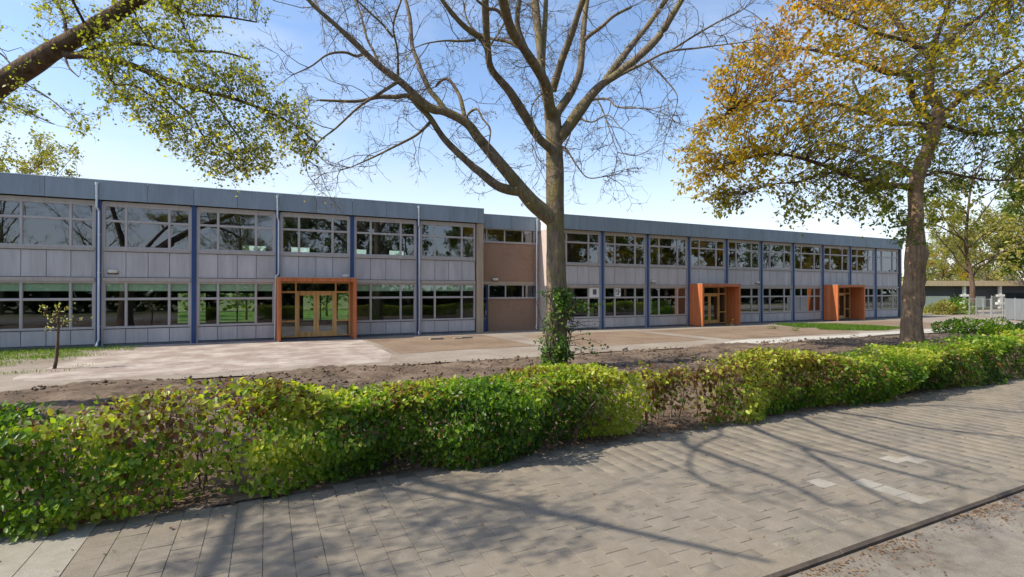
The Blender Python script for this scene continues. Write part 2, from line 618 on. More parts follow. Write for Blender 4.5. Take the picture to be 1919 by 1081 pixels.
sheet('ground', [(-900, -900), (1200, -900), (1200, 1200), (-900, 1200)], -0.16, M['earth'])
sheet('road', [(-60, -6), (140, -6), (140, 3.06), (-60, 3.055)], -0.048, M['road'])
sheet('rear_lawn', [(-60, 36), (120, 36), (120, 70), (-60, 70)], -0.02, M['lawn'])
sheet('forecourt', wob(-40, 130, 17.0, .12, .6, 3) + [(130, 34), (58, 34), (56, 29.9), (-40, 29.9)], 0.0, M['court'])
sheet('brick_paving', wob(-5.8, 3.9, 18.0, .25, .4, 8) + [(4.5, 20.3), (4.42, 28.72), (-6.3, 28.72)] + wob(27.5, 19, -6.3, .25, .5, 9, True), 0.004, M['paver'])
sheet('dirt_bed', bed(4.75, 11.05, 20.4, 26.9, 20), 0.008, M['dirt'])
sheet('dirt_bed', bed(12.9, 20.3, 19.2, 25.6, 24), 0.008, M['dirt'])
sheet('dirt_bed', bed(21.7, 32.6, 18.9, 25.2, 28), 0.008, M['dirt'])
sheet('dirt_bed', bed(34.0, 47.0, 19.2, 25.3, 32), 0.008, M['dirt'])
sheet('edge_strip', [(11.1, 19.4), (11.28, 19.4), (11.28, 26.6), (11.1, 26.6)], 0.012, M['court'])
sheet('edge_strip', [(20.36, 18.8), (20.56, 18.8), (20.56, 25.7), (20.36, 25.7)], 0.012, M['court'])
sheet('pale_path', wob(18.6, 75, 16.75, .18, .8, 40) + wob(75, 20.0, 18.15, .18, .8, 41), 0.016, M['pale'])

# soil strip behind the hedge: a real clodded surface
nx, ny = 560, 150
xs = np.linspace(-16, 46, nx)
ys = np.linspace(6.85, 18.3, ny)
X, Y = np.meshgrid(xs, ys, indexing='ij')
P = np.stack([X, Y, np.zeros_like(X)], -1)
n1, n2, n3 = sinnoise(51, .9), sinnoise(52, 5, 3), sinnoise(53, 14, 2)
edge = 17.35 + .35 * n1(P * 1.3) + .35 * np.clip((-X) / 6, 0, 1.5) - .6 * np.clip((X - 17) / 8, 0, 1.6)
Z = .035 + .02 * n1(P) + .017 * n2(P) + .018 * np.maximum(n3(P), -.3)
Z += rng.normal(0, .009, Z.shape)
fall = np.clip((Y - edge + .6) / .6, 0, 1)
Z = Z * (1 - fall) - .04 * fall
up_ = np.clip((Y - 6.95 - .10 * n1(P * 2.2)) / .45, 0, 1)
Z = Z * up_ - .012 * (1 - up_)
V = np.stack([X, Y, Z], -1).reshape(-1, 3)
idx = np.arange(nx * ny).reshape(nx, ny)
F = np.stack([idx[:-1, :-1], idx[1:, :-1], idx[1:, 1:], idx[:-1, 1:]], -1).reshape(-1, 4)
tag(inst('soil', np_mesh('soil', V, F, M['soil']), None, (0, 0, 0)), kind='structure')

# ------------------------------------------------------------------ footpath: tiles one by one
TY0, TY1, TS = 3.34, 7.0, .267
pav = MB().box(-30, TY0, -.10, 70, TY1 + .1, -.0075).build('pavement', M['joint'])
pav['kind'] = 'structure'


def tile_mesh(seed, sx=.3, sy=.3):
    r = np.random.default_rng(seed)
    g, b = .0017 + .0008 * r.random(), .003
    x, y = sx / 2 - g, sy / 2 - g
    dz = r.normal(0, .0012, 4)
    v = [(-x, -y, -.05), (x, -y, -.05), (x, y, -.05), (-x, y, -.05),
         (-x, -y, -b), (x, -y, -b), (x, y, -b), (-x, y, -b),
         (-x + b, -y + b, dz[0]), (x - b, -y + b, dz[1]), (x - b, y - b, dz[2]), (-x + b, y - b, dz[3])]
    f = [(0, 1, 5, 4), (1, 2, 6, 5), (2, 3, 7, 6), (3, 0, 4, 7), (4, 5, 9, 8), (5, 6, 10, 9), (6, 7, 11, 10), (7, 4, 8, 11), (8, 9, 10, 11)]
    return v, f


def simple_mesh(name, v, f, mat):
    me = bpy.data.meshes.new(name)
    me.from_pydata(v, [], f)
    me.materials.append(mat)
    return me


tile_vars = [tile_mesh(i, TS, TS) for i in range(8)]
tile_me = [simple_mesh('paving_tile', v, f, M['tile']) for v, f in tile_vars]
tile_new = simple_mesh('paving_tile', *tile_mesh(33, TS, TS), M['tilew'])
half_v = [tile_mesh(50 + i, TS, TS / 2) for i in range(2)]
spots = []
SLAB_X = -1.62
for i in range(int(SLAB_X / TS) - 1, 160):
    cx = SLAB_X + (i + 6) * TS + TS / 2
    if cx < SLAB_X or cx > 36:
        continue
    y = TY0
    if i % 2:
        spots.append((cx, y + TS / 4, 1))
        y += TS / 2
    while y + TS < TY1 + .05:
        spots.append((cx, y + TS / 2, 0))
        y += TS


def proj(x, y, z=0.0):
    t = x * S_ + y * C_
    return CXP + FPX * (x * C_ - y * S_) / max(t, .01), HOR + FPX * (CAMH - z) / max(t, .01), t


scored = []
for s in spots:
    px, py, t = proj(s[0], s[1])
    vis = t > 1 and -30 < px < 1950 and py < 1110 and s[1] < 6.9
    scored.append((-1.0 / t ** 3 if vis else 1, s))
scored.sort(key=lambda q: q[0])
new_px = [(1540, 902), (1633, 905), (1682, 922), (1682, 858), (1700, 862), (1556, 905), (1700, 925)]
new_xy = []
for q in new_px:
    t = CAMH / ((q[1] - HOR) / FPX)
    w = at(q[0], q[1], t)
    new_xy.append((w[0], w[1]))
farV, farF, farT = [], [], []
cnt = 0
for k, (sc_, s) in enumerate(scored):
    dz = float(rng.normal(0, .0009))
    is_new = any(abs(a - s[0]) < TS / 2 and abs(b - s[1]) < TS / 2 for a, b in new_xy)
    if (cnt < 300 and sc_ < 0 and s[2] == 0) or is_new:
        o = inst('paving_tile', tile_new if is_new else tile_me[k % 8], pav, (s[0], s[1], dz))
        o.rotation_euler = (float(rng.normal(0, .0018)), float(rng.normal(0, .0018)), float(rng.normal(0, .004)))
        if is_new:
            o['label'] = 'pale newly laid paving tile'
        cnt += 1
    else:
        v, f = half_v[k % 2] if s[2] else tile_vars[k % 8]
        b = len(farV) * 12
        farV.append(np.array(v) + np.array([s[0], s[1], dz]))
        farF.append(np.array(f) + b)
        farT += [rng.random()] * 12
far = inst('paving_tiles', np_mesh('paving_tiles', np.concatenate(farV), np.concatenate(farF), M['tiles'], {'tint': farT}), pav, (0, 0, 0))
far['kind'] = 'stuff'
# wide pale slabs at the left end of the footpath
slab_me = [simple_mesh('pale_slab', *tile_mesh(70 + i, .37, 1.22), M['slab']) for i in range(3)]
for i in range(9):
    for j in range(3):
        inst('pale_slab', slab_me[(i + j) % 3], pav, (SLAB_X - .185 - i * .37 , TY0 + .61 + j * 1.22, float(rng.normal(0, .002))))
# kerb stones
kerb = MB().box(-30, 3.07, -.16, 70, 3.33, -.012).build('kerb', M['joint'])
kerb['kind'] = 'structure'
kv = MB()
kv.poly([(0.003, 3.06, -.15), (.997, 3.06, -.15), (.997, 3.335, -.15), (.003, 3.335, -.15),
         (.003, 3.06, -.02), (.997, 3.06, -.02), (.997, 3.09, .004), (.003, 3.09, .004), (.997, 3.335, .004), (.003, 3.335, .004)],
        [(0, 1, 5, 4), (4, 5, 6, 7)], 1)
kv.poly(kv.v[:10], [(7, 6, 8, 9), (1, 2, 8, 6, 5), (0, 4, 7, 9, 3), (2, 3, 9, 8)])
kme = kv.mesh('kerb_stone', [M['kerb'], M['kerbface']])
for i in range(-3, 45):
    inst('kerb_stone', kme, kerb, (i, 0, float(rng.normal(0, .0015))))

# ------------------------------------------------------------------ the school building
D1, B1, X1 = 28.7, 3.645, .56          # section with the first entrance
D2, B2, X2 = 27.6, 3.76, 16.02         # far section, standing further forward
DR = 29.3                              # brick recess between them
school = thing('school_building', 'long two storey school with grey panels, blue columns and orange entrance portals', 'building', (16, 29, 0))


def part(name, me_or_mb, mat=None, loc=(0, 0, 0), parent=school):
    if isinstance(me_or_mb, MB):
        return me_or_mb.build(name, mat, parent, loc)
    return inst(name, me_or_mb, parent, loc)


def window_meshes(W, H, tz, tw=.085):
    """frame with two mullions (1/4, 3/4) and a transom; returns frame mesh and pane meshes"""
    f = MB()
    a, d0, d1 = .075, -.035, .075
    f.box(0, d0, 0, a, d1, H)
    f.box(W - a, d0, 0, W, d1, H)
    f.box(a, d0, 0, W - a, d1, a)
    f.box(a, d0, H - a, W - a, d1, H)
    m1, m2 = W * .253, W * .747
    mw = .036
    for mx in (m1, m2):
        f.box(mx - mw, d0 - .004, a, mx + mw, d1 - .004, H - a)
    for x0, x1 in ((a, m1 - mw), (m1 + mw, m2 - mw), (m2 + mw, W - a)):
        f.box(x0, d0 + .008, tz - .035, x1, d1 - .012, tz + .035)
        # opening-light sash, a little proud of the glass
        for z0, z1 in ((a, tz - .035), (tz + .035, H - a)):
            s = .022
            f.box(x0, .0, z0, x0 + s, .05, z1)
            f.box(x1 - s, .0, z0, x1, .05, z1)
            f.box(x0 + s, .0, z0, x1 - s, .05, z0 + s)
            f.box(x0 + s, .0, z1 - s, x1 - s, .05, z1)
    panes = []
    for x0, x1 in ((a, m1 - mw), (m1 + mw, m2 - mw), (m2 + mw, W - a)):
        panes.append((x0 + .022, x1 - .022, a + .022, tz - .057))
        panes.append((x0 + .022, x1 - .022, tz + .057, H - a - .022))
    return f.mesh('window', M['frame']), panes


def box_mesh(name, x0, y0, z0, x1, y1, z1, mat, bev=0.0):
    m = MB()
    if bev:
        m.bevbox(x0, y0, z0, x1, y1, z1, bev)
    else:
        m.box(x0, y0, z0, x1, y1, z1)
    return m.mesh(name, mat)


def bay_row(D, B, zs, bays, blind_bays, colw):
    """zs: ground-floor sill, transom, head, spandrel bottom, spandrel top, upper sill, transom, head"""
    s0, t0, h0, p0, p1, s1, t1, h1 = zs
    W = B - colw
    wl_, pl_ = window_meshes(W, h0 - s0, t0 - s0)
    wu_, pu_ = window_meshes(W, h1 - s1, t1 - s1)
    pm = {}
    for key, pl, mt in (('l', pl_, M['glass_low'] if blind_bays else M['glass_far']), ('u', pu_, M['glass'])):
        for k, (x0, x1, z0, z1) in enumerate(pl):
            pm[key, k] = box_mesh('pane', x0, .022, z0, x1, .03, z1, mt)
    q = W / 4
    panel_u = box_mesh('spandrel_panel', 0.010, -.012, .02, q - .010, .03, p1 - p0 - .02, M['panel'], .008)
    panel_l = box_mesh('spandrel_panel', 0.010, -.012, .02, q - .010, .03, s0 - .12 - .02, M['panel'], .008)
    back_u = box_mesh('spandrel_backing', 0, .035, 0, W, .16, p1 - p0, M['backing'])
    back_l = box_mesh('spandrel_backing', 0, .035, 0, W, .16, s0 - .1, M['backing'])
    sill = box_mesh('window_sill', 0, -.07, 0, W, .10, s1 - p1, M['trim'])
    ledge = box_mesh('ledge', 0, -.10, 0, W, .14, p0 - h0, M['trim'])
    head = box_mesh('window_head', 0, -.06, 0, W, .12, .13, M['trim'])
    blind = {}
    for k in (1, 3, 5):
        x0, x1, z0, z1 = pl_[k]
        blind[k] = box_mesh('blind', x0 - .02, .076, z1 - .34, x1 + .02, .084, z1 + .03, M['blind'])
    for x, lower in bays:
        x += colw / 2
        w = part('window', wu_, loc=(x, D, s1))
        for k in range(6):
            inst('pane', pm['u', k], w, (x, D, s1))
        for k in range(4):
            part('spandrel_panel', panel_u, loc=(x + k * q, D, p0))
        part('spandrel_backing', back_u, loc=(x, D, p0))
        part('window_sill', sill, loc=(x, D, p1))
        part('window_head', head, loc=(x, D, h1))
        if lower:
            part('ledge', ledge, loc=(x, D, h0))
            w = part('window', wl_, loc=(x, D, s0))
            for k in range(6):
                inst('pane', pm['l', k], w, (x, D, s0))
                if k in blind and blind_bays:
                    inst('blind', blind[k], w, (x, D, s0))
            for k in range(4):
                part('spandrel_panel', panel_l, loc=(x + k * q, D, .1))
            part('spandrel_backing', back_l, loc=(x, D, .1))


Z1 = (.80, 2.13, 2.93, 3.10, 4.30, 4.42, 5.665, 6.40)
Z2 = (.76, 2.06, 2.77, 2.90, 4.12, 4.22, 5.59, 6.24)
bays1 = [(X1 + B1 * k, k != 0) for k in range(-5, 3)]
bay_row(D1, B1, Z1, bays1, True, .30)
bays2 = [(X2 + .02 + B2 * k, k not in (3, 7)) for k in range(0, 10)]
bay_row(D2, B2, Z2, bays2, False, .36)

# columns, fascias, plinths, roofs
colm1 = box_mesh('column', -.095, -.10, 0, .095, .16, 6.56, M['blue'])
for k in range(-5, 3):
    part('column', colm1, loc=(X1 + B1 * k, D1, .0))
colm2 = box_mesh('column', -.05, -.12, 0, .05, .16, 6.36, M['blue'])
for k in range(1, 10):
    part('column', colm2, loc=(X2 + .02 + B2 * k, D2, 0))
# casing either side of each far column (butted to its flanks)
cas = MB().box(-.19, -.06, 0, -.053, .14, 6.33).box(.053, -.06, 0, .19, .14, 6.33).mesh('column_casing', M['blue2'])
for k in range(1, 10):
    part('column_casing', cas, loc=(X2 + .02 + B2 * k, D2, 0.004))
# near columns get narrow grey flanks
cas1 = MB().box(-.16, -.045, 0, -.098, .14, 6.5).box(.098, -.045, 0, .16, .14, 6.5).mesh('column_casing', M['frame'])
for k in range(-5, 3):
    part('column_casing', cas1, loc=(X1 + B1 * k, D1, 0.004))
XE1, XE2 = 11.84, X2 + .02 + 10 * B2 + .18
xl = X1 - 5 * B1
f1 = box_mesh('fascia_panel', .006, -.22, 0, B1 / 2 - .006, -.17, .86, M['fascia'], .006)
nf = 0
x = xl
while x + B1 / 2 < XE1 - .02:
    part('fascia_panel', f1, loc=(x, D1, 6.57))
    x += B1 / 2
part('fascia_panel', box_mesh('fascia_panel', 0, -.22, 0, XE1 - x - .0, -.17, .86, M['fascia'], .006), loc=(x, D1, 6.57))
f2 = box_mesh('fascia_panel', .006, -.30, 0, B2 / 2 - .006, -.25, .89, M['fascia'], .006)
for k in range(20):
    part('fascia_panel', f2, loc=(X2 + .02 + k * B2 / 2, D2, 6.37))
f3 = box_mesh('fascia_panel', .006, -.22, 0, 2.09 - .006, -.17, .86, M['fascia'], .006)
for k in range(2):
    part('fascia_panel', f3, loc=(XE1 + k * 2.09, DR, 6.36))
roof = MB()
roof.box(xl, D1 - .165, 6.6, XE1 - .01, D1 + 9, 7.36)
part('roof', roof, M['roof'])
roof = MB()
roof.box(XE1, DR - .165, 6.4, X2, DR + 8, 7.12)
part('roof', roof, M['roof'])
roof = MB()
roof.box(X2 + .01, D2 - .245, 6.40, XE2, D2 + 9.5, 7.19)
part('roof', roof, M['roof'])
# aluminium coping along each roof edge
part('coping', MB().box(xl, D1 - .235, 7.432, XE1 + .01, D1 - .1, 7.462), M['zinc'])
part('coping', MB().box(XE1 + .012, DR - .235, 7.222, X2 - .002, DR - .1, 7.25), M['zinc'])
part('coping', MB().box(X2 - .012, D2 - .315, 7.262, XE2, D2 - .18, 7.29), M['zinc'])
part('plinth', MB().box(xl, D1 - .03, -.1, XE1 - .4, D1 + .2, .098), M['plinth'])
part('plinth', MB().box(X2 + .3, D2 - .03, -.1, XE2, D2 + .2, .098), M['plinth'])
# end pier of the near section, end walls
part('pier', MB().box(11.42, D1 - .12, -.1, XE1, D1 + .4, 6.56), M['pier'])
part('end_wall', MB().box(XE1 - .25, D1 + .41, -.1, XE1 - .002, D1 + 8.9, 6.6), M['brick'])
side = MB().box(X2, D2 - .1, -.1, X2 + .17, DR + 8, 6.39)
part('side_wall', side, M['brickw'])
part('end_wall', MB().box(XE2 - .17, D2 - .1, -.1, XE2 + .1, D2 + 9.4, 6.39), M['plinth'])
# fascia return on the lit side
part('fascia_panel', MB().box(X2 - .01, D2 - .245, 6.392, X2 + .008, DR - .0, 7.26), M['white'])

# brick recess
rw = MB()
rw.box(12.46, DR, -.1, X2 - .002, DR + .2, 2.0)
rw.box(XE1 + .002, DR, 3.1, X2 - .002, DR + .2, 5.5)
part('brick_wall', rw, M['brick'])
part('lintel', MB().box(XE1 + .004, DR - .06, 2.90, X2 - .004, DR + .2, 3.096), M['pier'])
part('window_sill', MB().box(12.42, DR - .06, 2.004, X2 - .004, DR + .16, 2.06), M['frame'])
part('window_sill', MB().box(XE1 + .004, DR - .06, 5.504, X2 - .004, DR + .16, 5.56), M['frame'])


def strip_window(x0, x1, z0, z1, cuts):
    f = MB()
    xs_ = [x0] + cuts + [x1]
    f.box(x0, -.02, z0, x1, .08, z0 + .05)
    f.box(x0, -.02, z1 - .05, x1, .08, z1)
    for k, xx in enumerate(xs_):
        a, b = (xx, xx + .05) if k == 0 else ((xx - .05, xx) if k == len(xs_) - 1 else (xx - .035, xx + .035))
        f.box(a, -.024, z0 + .05, b, .076, z1 - .05)
    w = part('window', f.mesh('window', M['frame']), loc=(0, DR, 0))
    for a, b in zip(xs_[:-1], xs_[1:]):
        inst('pane', box_mesh('pane', a + .035, .03, z0 + .05, b - .035, .038, z1 - .05, M['glass']), w, (0, DR, 0))


strip_window(XE1 + .01, X2 - .01, 5.562, 6.38, [12.35, 13.58, 14.84])
strip_window(12.47, X2 - .01, 2.062, 2.896, [13.65, 14.88])
# blue side door in the recess
dr_ = part('side_door', MB().box(XE1 + .01, .04, .02, 12.44, .09, .75).box(XE1 + .01, .03, .75, XE1 + .1, .1, 2.86)
           .box(12.34, .03, .75, 12.44, .1, 2.86).box(XE1 + .1, .03, 1.98, 12.34, .1, 2.08).box(XE1 + .1, .03, 2.78, 12.34, .1, 2.86),
           M['blue'], loc=(0, DR, 0))
inst('pane', box_mesh('pane', XE1 + .1, .06, .76, 12.34, .068, 1.98, M['glass_low']), dr_, (0, DR, 0))
inst('pane', box_mesh('pane', XE1 + .1, .06, 2.08, 12.34, .068, 2.78, M['glass_low']), dr_, (0, DR, 0))
inst('handle', MB().tube([(12.3, 0.0, 1.0), (12.3, -.02, 1.15), (12.3, 0.0, 1.3)], .014, 6).mesh('handle', M['zinc']), dr_, (0, DR, 0))

# downpipes with their outlets in front of the fascia
def downpipe(x, D, top, kink=None, bottom=0.0, jog=True):
    p = MB()
    y = -.27
    pts = [(0, y, top), (0, y, top - .98)]
    if jog:
        pts += [(.06, -.165, top - 1.15)]
    yy = -.165 if jog else y
    xx = .06 if jog else 0
    if kink:
        pts += [(xx, yy, kink), (xx - .13, yy - .02, kink - .14), (xx - .16, yy - .02, bottom + .02)]
    else:
        pts += [(xx, yy, .30), (xx - .04, yy, .18), (xx - .05, yy - .09, bottom + .03)]
    # denser points keep the bends crisp
    Q = []
    for a, b in zip(pts[:-1], pts[1:]):
        a, b = np.array(a), np.array(b)
        Q += [a, a + (b - a) * .04, a + (b - a) * .96]
    Q.append(np.array(pts[-1]))
    p.tube(Q, .047, 10)
    p.tube([(0, y, top - .02), (0, y, top + .12)], [.068, .072], 10)
    for z in (top - .5, top - 2.2, top - 3.9, .9):
        if z > .2:
            off = 0 if z > top - 1 else xx
            yb = y if z > top - 1 else yy
            if not (kink and z < kink):
                p.box(off - .06, yb - .012, z, off + .06, yb + .06, z + .03)
    return part('downpipe', p.mesh('downpipe', M['zinc']), loc=(x, D, 0))


downpipe(X1 - 2 * B1 - .03, D1, 7.2)
downpipe(X1 - .03, D1, 7.2, kink=3.35)
downpipe(X1 + 2 * B1 - .03, D1, 7.2)
downpipe(X2 - .28, DR, 7.05, jog=False)
for k in (2, 6):
    pass

# wall lamps
def wall_lamp(x, D, z, label=None):
    m = MB()
    n = 8
    vs, fs = [], []
    prof = [(.0, 1.0), (.05, 1.0), (.10, .8), (.125, .35)]
    for d, s in prof:
        for j in range(n * 2):
            a = math.pi * 2 * j / (n * 2)
            c, si = math.cos(a), math.sin(a)
            e = .55
            vs.append((.19 * s * math.copysign(abs(c) ** e, c), -d, .085 * s * math.copysign(abs(si) ** e, si)))
    N = n * 2
    for i in range(len(prof) - 1):
        for j in range(N):
            k = (j + 1) % N
            fs.append((i * N + j, i * N + k, (i + 1) * N + k, (i + 1) * N + j)[::-1])
    fs.append(tuple((len(prof) - 1) * N + j for j in range(N)))
    m.poly(vs, fs)
    w = part('wall_lamp', m.mesh('wall_lamp', M['lamp']), loc=(x, D - .04, z))
    inst('lamp_base', MB().box(-.2, 0.001, -.13, .2, .03, -.02).mesh('lamp_base', M['lampdark']), w, (x, D - .04, z))


wall_lamp(-6.22, D1, 3.38)
wall_lamp(3.88, D1, 3.30)
wall_lamp(12.9, DR - .05, 3.22)
wall_lamp(X2 + 2 * B2 + .52, D2, 3.15)
wall_lamp(X2 + 4.9 * B2, D2, 3.15)
wall_lamp(X2 + 8.35 * B2, D2, 3.12)

# entrance portals
def portal(x0, x1, D, top, label):
    fr = D - 1.3
    j = .17
    m = MB()
    m.box(x0, fr, .06, x0 + j, D + .0, top)
    m.box(x1 - j, fr, .06, x1, D + .0, top)
    m.box(x0 + j, fr + .002, top - .19, x1 - j, D + .0, top - .002)
    p = part('entrance_portal', m.mesh('entrance_portal', M['orange']), loc=(0, 0, 0))
    p['label'] = label
    inst('threshold', MB().box(x0 + j, fr + .35, -.05, x1 - j, D + .2, .055).mesh('threshold', M['plinth']), p, (0, 0, 0))
    inst('portal_flashing', MB().box(x0 - .012, fr - .012, top + .001, x1 + .012, D - .16, top + .026).mesh('portal_flashing', M['trim']), p, (0, 0, 0))
    for xx in (x0 + .03, x1 - .11):
        inst('portal_foot', MB().box(xx, fr + .04, -.02, xx + .08, fr + .16, .058).mesh('portal_foot', M['zinc']), p, (0, 0, 0))
    a, b = x0 + j, x1 - j
    W = b - a
    yf = D - .16
    zb, zt, ztr = .12, top - .19, top - .72
    s1_, s2_ = a + W * .215, a + W * .785
    f = MB()
    w = .075
    f.box(a, yf, zb, a + w, yf + .12, zt)
    f.box(b - w, yf, zb, b, yf + .12, zt)
    for xx in (s1_, s2_):
        f.box(xx - w / 2, yf - .004, zb, xx + w / 2, yf + .116, zt - w)
    f.box(a + w, yf + .002, zt - w, b - w, yf + .118, zt)
    for q0, q1 in ((a + w, s1_ - w / 2), (s1_ + w / 2, s2_ - w / 2), (s2_ + w / 2, b - w)):
        f.box(q0, yf + .002, ztr - .05, q1, yf + .118, ztr + .05)
        if q1 - q0 < W * .4:
            f.box(q0, yf + .002, zb, q1, yf + .118, zb + .06)
            f.box(q0, yf + .002, zb + .78, q1, yf + .118, zb + .86)
    inst('door_frame', f.mesh('door_frame', M['gold']), p, (0, 0, 0))
    for q0, q1 in ((a + w, s1_ - w / 2), (s2_ + w / 2, b - w)):
        inst('pane', box_mesh('pane', q0, yf + .05, zb + .06, q1, yf + .058, zb + .78, M['glass_low']), p, (0, 0, 0))
        inst('pane', box_mesh('pane', q0, yf + .05, zb + .86, q1, yf + .058, ztr - .05, M['glass_low']), p, (0, 0, 0))
        inst('pane', box_mesh('pane', q0, yf + .05, ztr + .05, q1, yf + .058, zt - w, M['glass_low']), p, (0, 0, 0))
    inst('pane', box_mesh('pane', s1_ + w / 2, yf + .05, ztr + .05, s2_ - w / 2, yf + .058, zt - w, M['glass_low']), p, (0, 0, 0))
    mid = (s1_ + s2_) / 2
    for sgn, q0, q1 in ((1, s1_ + w / 2 + .004, mid - .004), (-1, mid + .004, s2_ - w / 2 - .004)):
        d = MB()
        st = .125
        d.box(q0, yf - .01, zb, q0 + st, yf + .05, ztr - .054)
        d.box(q1 - st, yf - .01, zb, q1, yf + .05, ztr - .054)
        d.box(q0 + st, yf - .008, zb, q1 - st, yf + .048, zb + .26)
        d.box(q0 + st, yf - .008, ztr - .054 - .12, q1 - st, yf + .048, ztr - .054)
        inst('door', d.mesh('door', M['gold']), p, (0, 0, 0))
        inst('door_glass', box_mesh('door_glass', q0 + st, yf + .015, zb + .26, q1 - st, yf + .023, ztr - .174, M['glass_low']), p, (0, 0, 0))
        hx = (q1 - .06) if sgn > 0 else (q0 + .06)
        inst('door_handle', MB().tube([(hx, yf - .01, 1.02), (hx, yf - .06, 1.04), (hx, yf - .06, 1.34), (hx, yf - .01, 1.36)], .013, 6)
             .mesh('door_handle', M['zinc']), p, (0, 0, 0))
    return p


portal(X1 - .06, X1 + B1 + .06, D1, 3.16, 'wide orange portal with full double doors')
portal(X2 + .02 + 3 * B2, X2 + .02 + 4 * B2 - .0, D2, 3.0, 'middle orange portal')
portal(X2 + .02 + 7 * B2, X2 + .02 + 8 * B2 - .0, D2, 3.0, 'far orange portal')
# head above the portals' facade plane
for xx, B, D, z in ((X1, B1, D1, 2.975), (X2 + .02 + 3 * B2, B2, D2, 2.815), (X2 + .02 + 7 * B2, B2, D2, 2.815)):
    part('ledge', MB().box(.16, .004, 0, B - .16, .15, .12), M['frame'], loc=(xx, D, z))

# fittings behind the glass of the first far bays
vent = part('vent_panel', MB().box(-.40, -.02, -.36, .40, .03, .36), M['white'], loc=(X2 + .02 + B2 * .845, D2 + .0, 2.40))
inst('grille', MB().box(-.14, -.035, -.14, .14, -.0201, .20).mesh('grille', M['dark']), vent, (X2 + .02 + B2 * .845, D2 + .0, 2.40))
poster = MB().box(0, 0, 0, .46, .006, .56)
po = part('poster', poster, M['white'], loc=(X2 + .02 + B2 * 1.285, D2 + .008, 2.13))
pm_ = MB()
for (a, b, c, d) in ((.06, .30, .14, .46), (.2, .08, .3, .5), (.34, .26, .42, .4), (.1, .12, .18, .2)):
    pm_.box(a, -.003, b, c, -.0002, d)
inst('print', pm_.mesh('print', M['dark']), po, (X2 + .02 + B2 * 1.285, D2 + .008, 2.13))

# inside: floors, ceilings, rear walls with openings
def rear_wall(x0, x1, y, levels):
    """levels: list of (z0, z1, sill, head, [(xa, xb), ...])"""
    m = MB()
    gl = []
    for z0, z1, s, h, ops in levels:
        xs_ = x0
        for a, b in ops:
            m.box(xs_, y, z0, a, y + .2, z1)
            m.box(a, y, z0, b, y + .2, s)
            m.box(a, y, h, b, y + .2, z1)
            n = max(1, round((b - a) / 1.1))
            for i in range(1, n):
                c = a + (b - a) * i / n
                m.box(c - .04, y + .05, s, c + .04, y + .15, h)
            gl.append((a, b, s, h))
            xs_ = b
        m.box(xs_, y, z0, x1, y + .2, z1)
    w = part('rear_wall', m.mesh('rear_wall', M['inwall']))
    for a, b, s, h in gl:
        inst('pane', box_mesh('pane', a, y + .10, s, b, y + .108, h, M['glass_low']), w, (0, 0, 0))


rear_wall(xl, XE1 - .26, D1 + 8.7, [(.0, 3.0, .5, 2.35, [(-4.9, -3.4), (-2.7, -.6), (2.3, 5.6), (8.2, 9.0)]),
                                    (3.26, 6.58, 4.45, 5.45, [(-1.35, .0), (1.55, 2.7), (5.6, 6.5), (8.1, 9.2)])])
rear_wall(X2 + .2, XE2 - .2, D2 + 9.2, [(.0, 2.85, .5, 2.35, [(30, 32), (47, 50.5), (53, 55)]), (3.1, 6.38, 4.4, 5.6, [(36, 38)])])
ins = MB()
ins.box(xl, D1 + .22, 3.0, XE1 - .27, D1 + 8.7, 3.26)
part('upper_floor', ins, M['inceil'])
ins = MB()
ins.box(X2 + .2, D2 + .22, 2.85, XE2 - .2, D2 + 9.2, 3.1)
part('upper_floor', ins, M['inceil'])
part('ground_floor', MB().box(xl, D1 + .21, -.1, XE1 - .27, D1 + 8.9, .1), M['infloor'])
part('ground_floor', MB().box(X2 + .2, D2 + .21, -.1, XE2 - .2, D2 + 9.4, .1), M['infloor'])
par = MB()
for xx in (X1 - 4 * B1, X1 - 2.0 * B1, X1 + 2 * B1):
    par.box(xx - .06, D1 + .24, .1, xx + .06, D1 + 8.7, 3.0)
for xx in (X1 - 3 * B1, X1 - B1, X1 + 1 * B1):
    par.box(xx - .06, D1 + .24, 3.26, xx + .06, D1 + 8.7, 6.6)
par.box(xl - .2, D1, 0, xl, D1 + 8.9, 6.6)
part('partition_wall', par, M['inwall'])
par = MB()
for k in (2, 5, 8):
    xx = X2 + .02 + k * B2
    par.box(xx - .06, D2 + .24, .1, xx + .06, D2 + 9.2, 2.85)
    par.box(xx - .06, D2 + .24, 3.1, xx + .06, D2 + 9.2, 6.4)
part('partition_wall', par, M['inwall'])
part('recess_back', MB().box(XE1 + .01, DR + 3.0, 0, X2 - .01, DR + 3.1, 6.4), M['inwall'])
bin_ = MB()
bin_.tube([(0, 0, 0), (0, 0, .05), (0, 0, .6), (0, 0, .66), (0, 0, .7)], [.2, .22, .26, .28, .24], 12)
b_o = bin_.build('waste_bin', M['lime'], None, (X2 + .02 + B2 * .87, D2 + .62, .74))
tag(b_o, 'lime green bin on a low ledge behind the window under the white vent panel', 'bin')
st_ = MB().box(-.45, -.3, .1, .45, .3, .70).box(-.48, -.33, .70, .48, .33, .736)
st_ = st_.build('cabinet', M['inwall'], None, (X2 + .02 + B2 * .87, D2 + .62, 0))
tag(st_, 'low dark cabinet behind the window holding the lime green bin', 'cabinet')

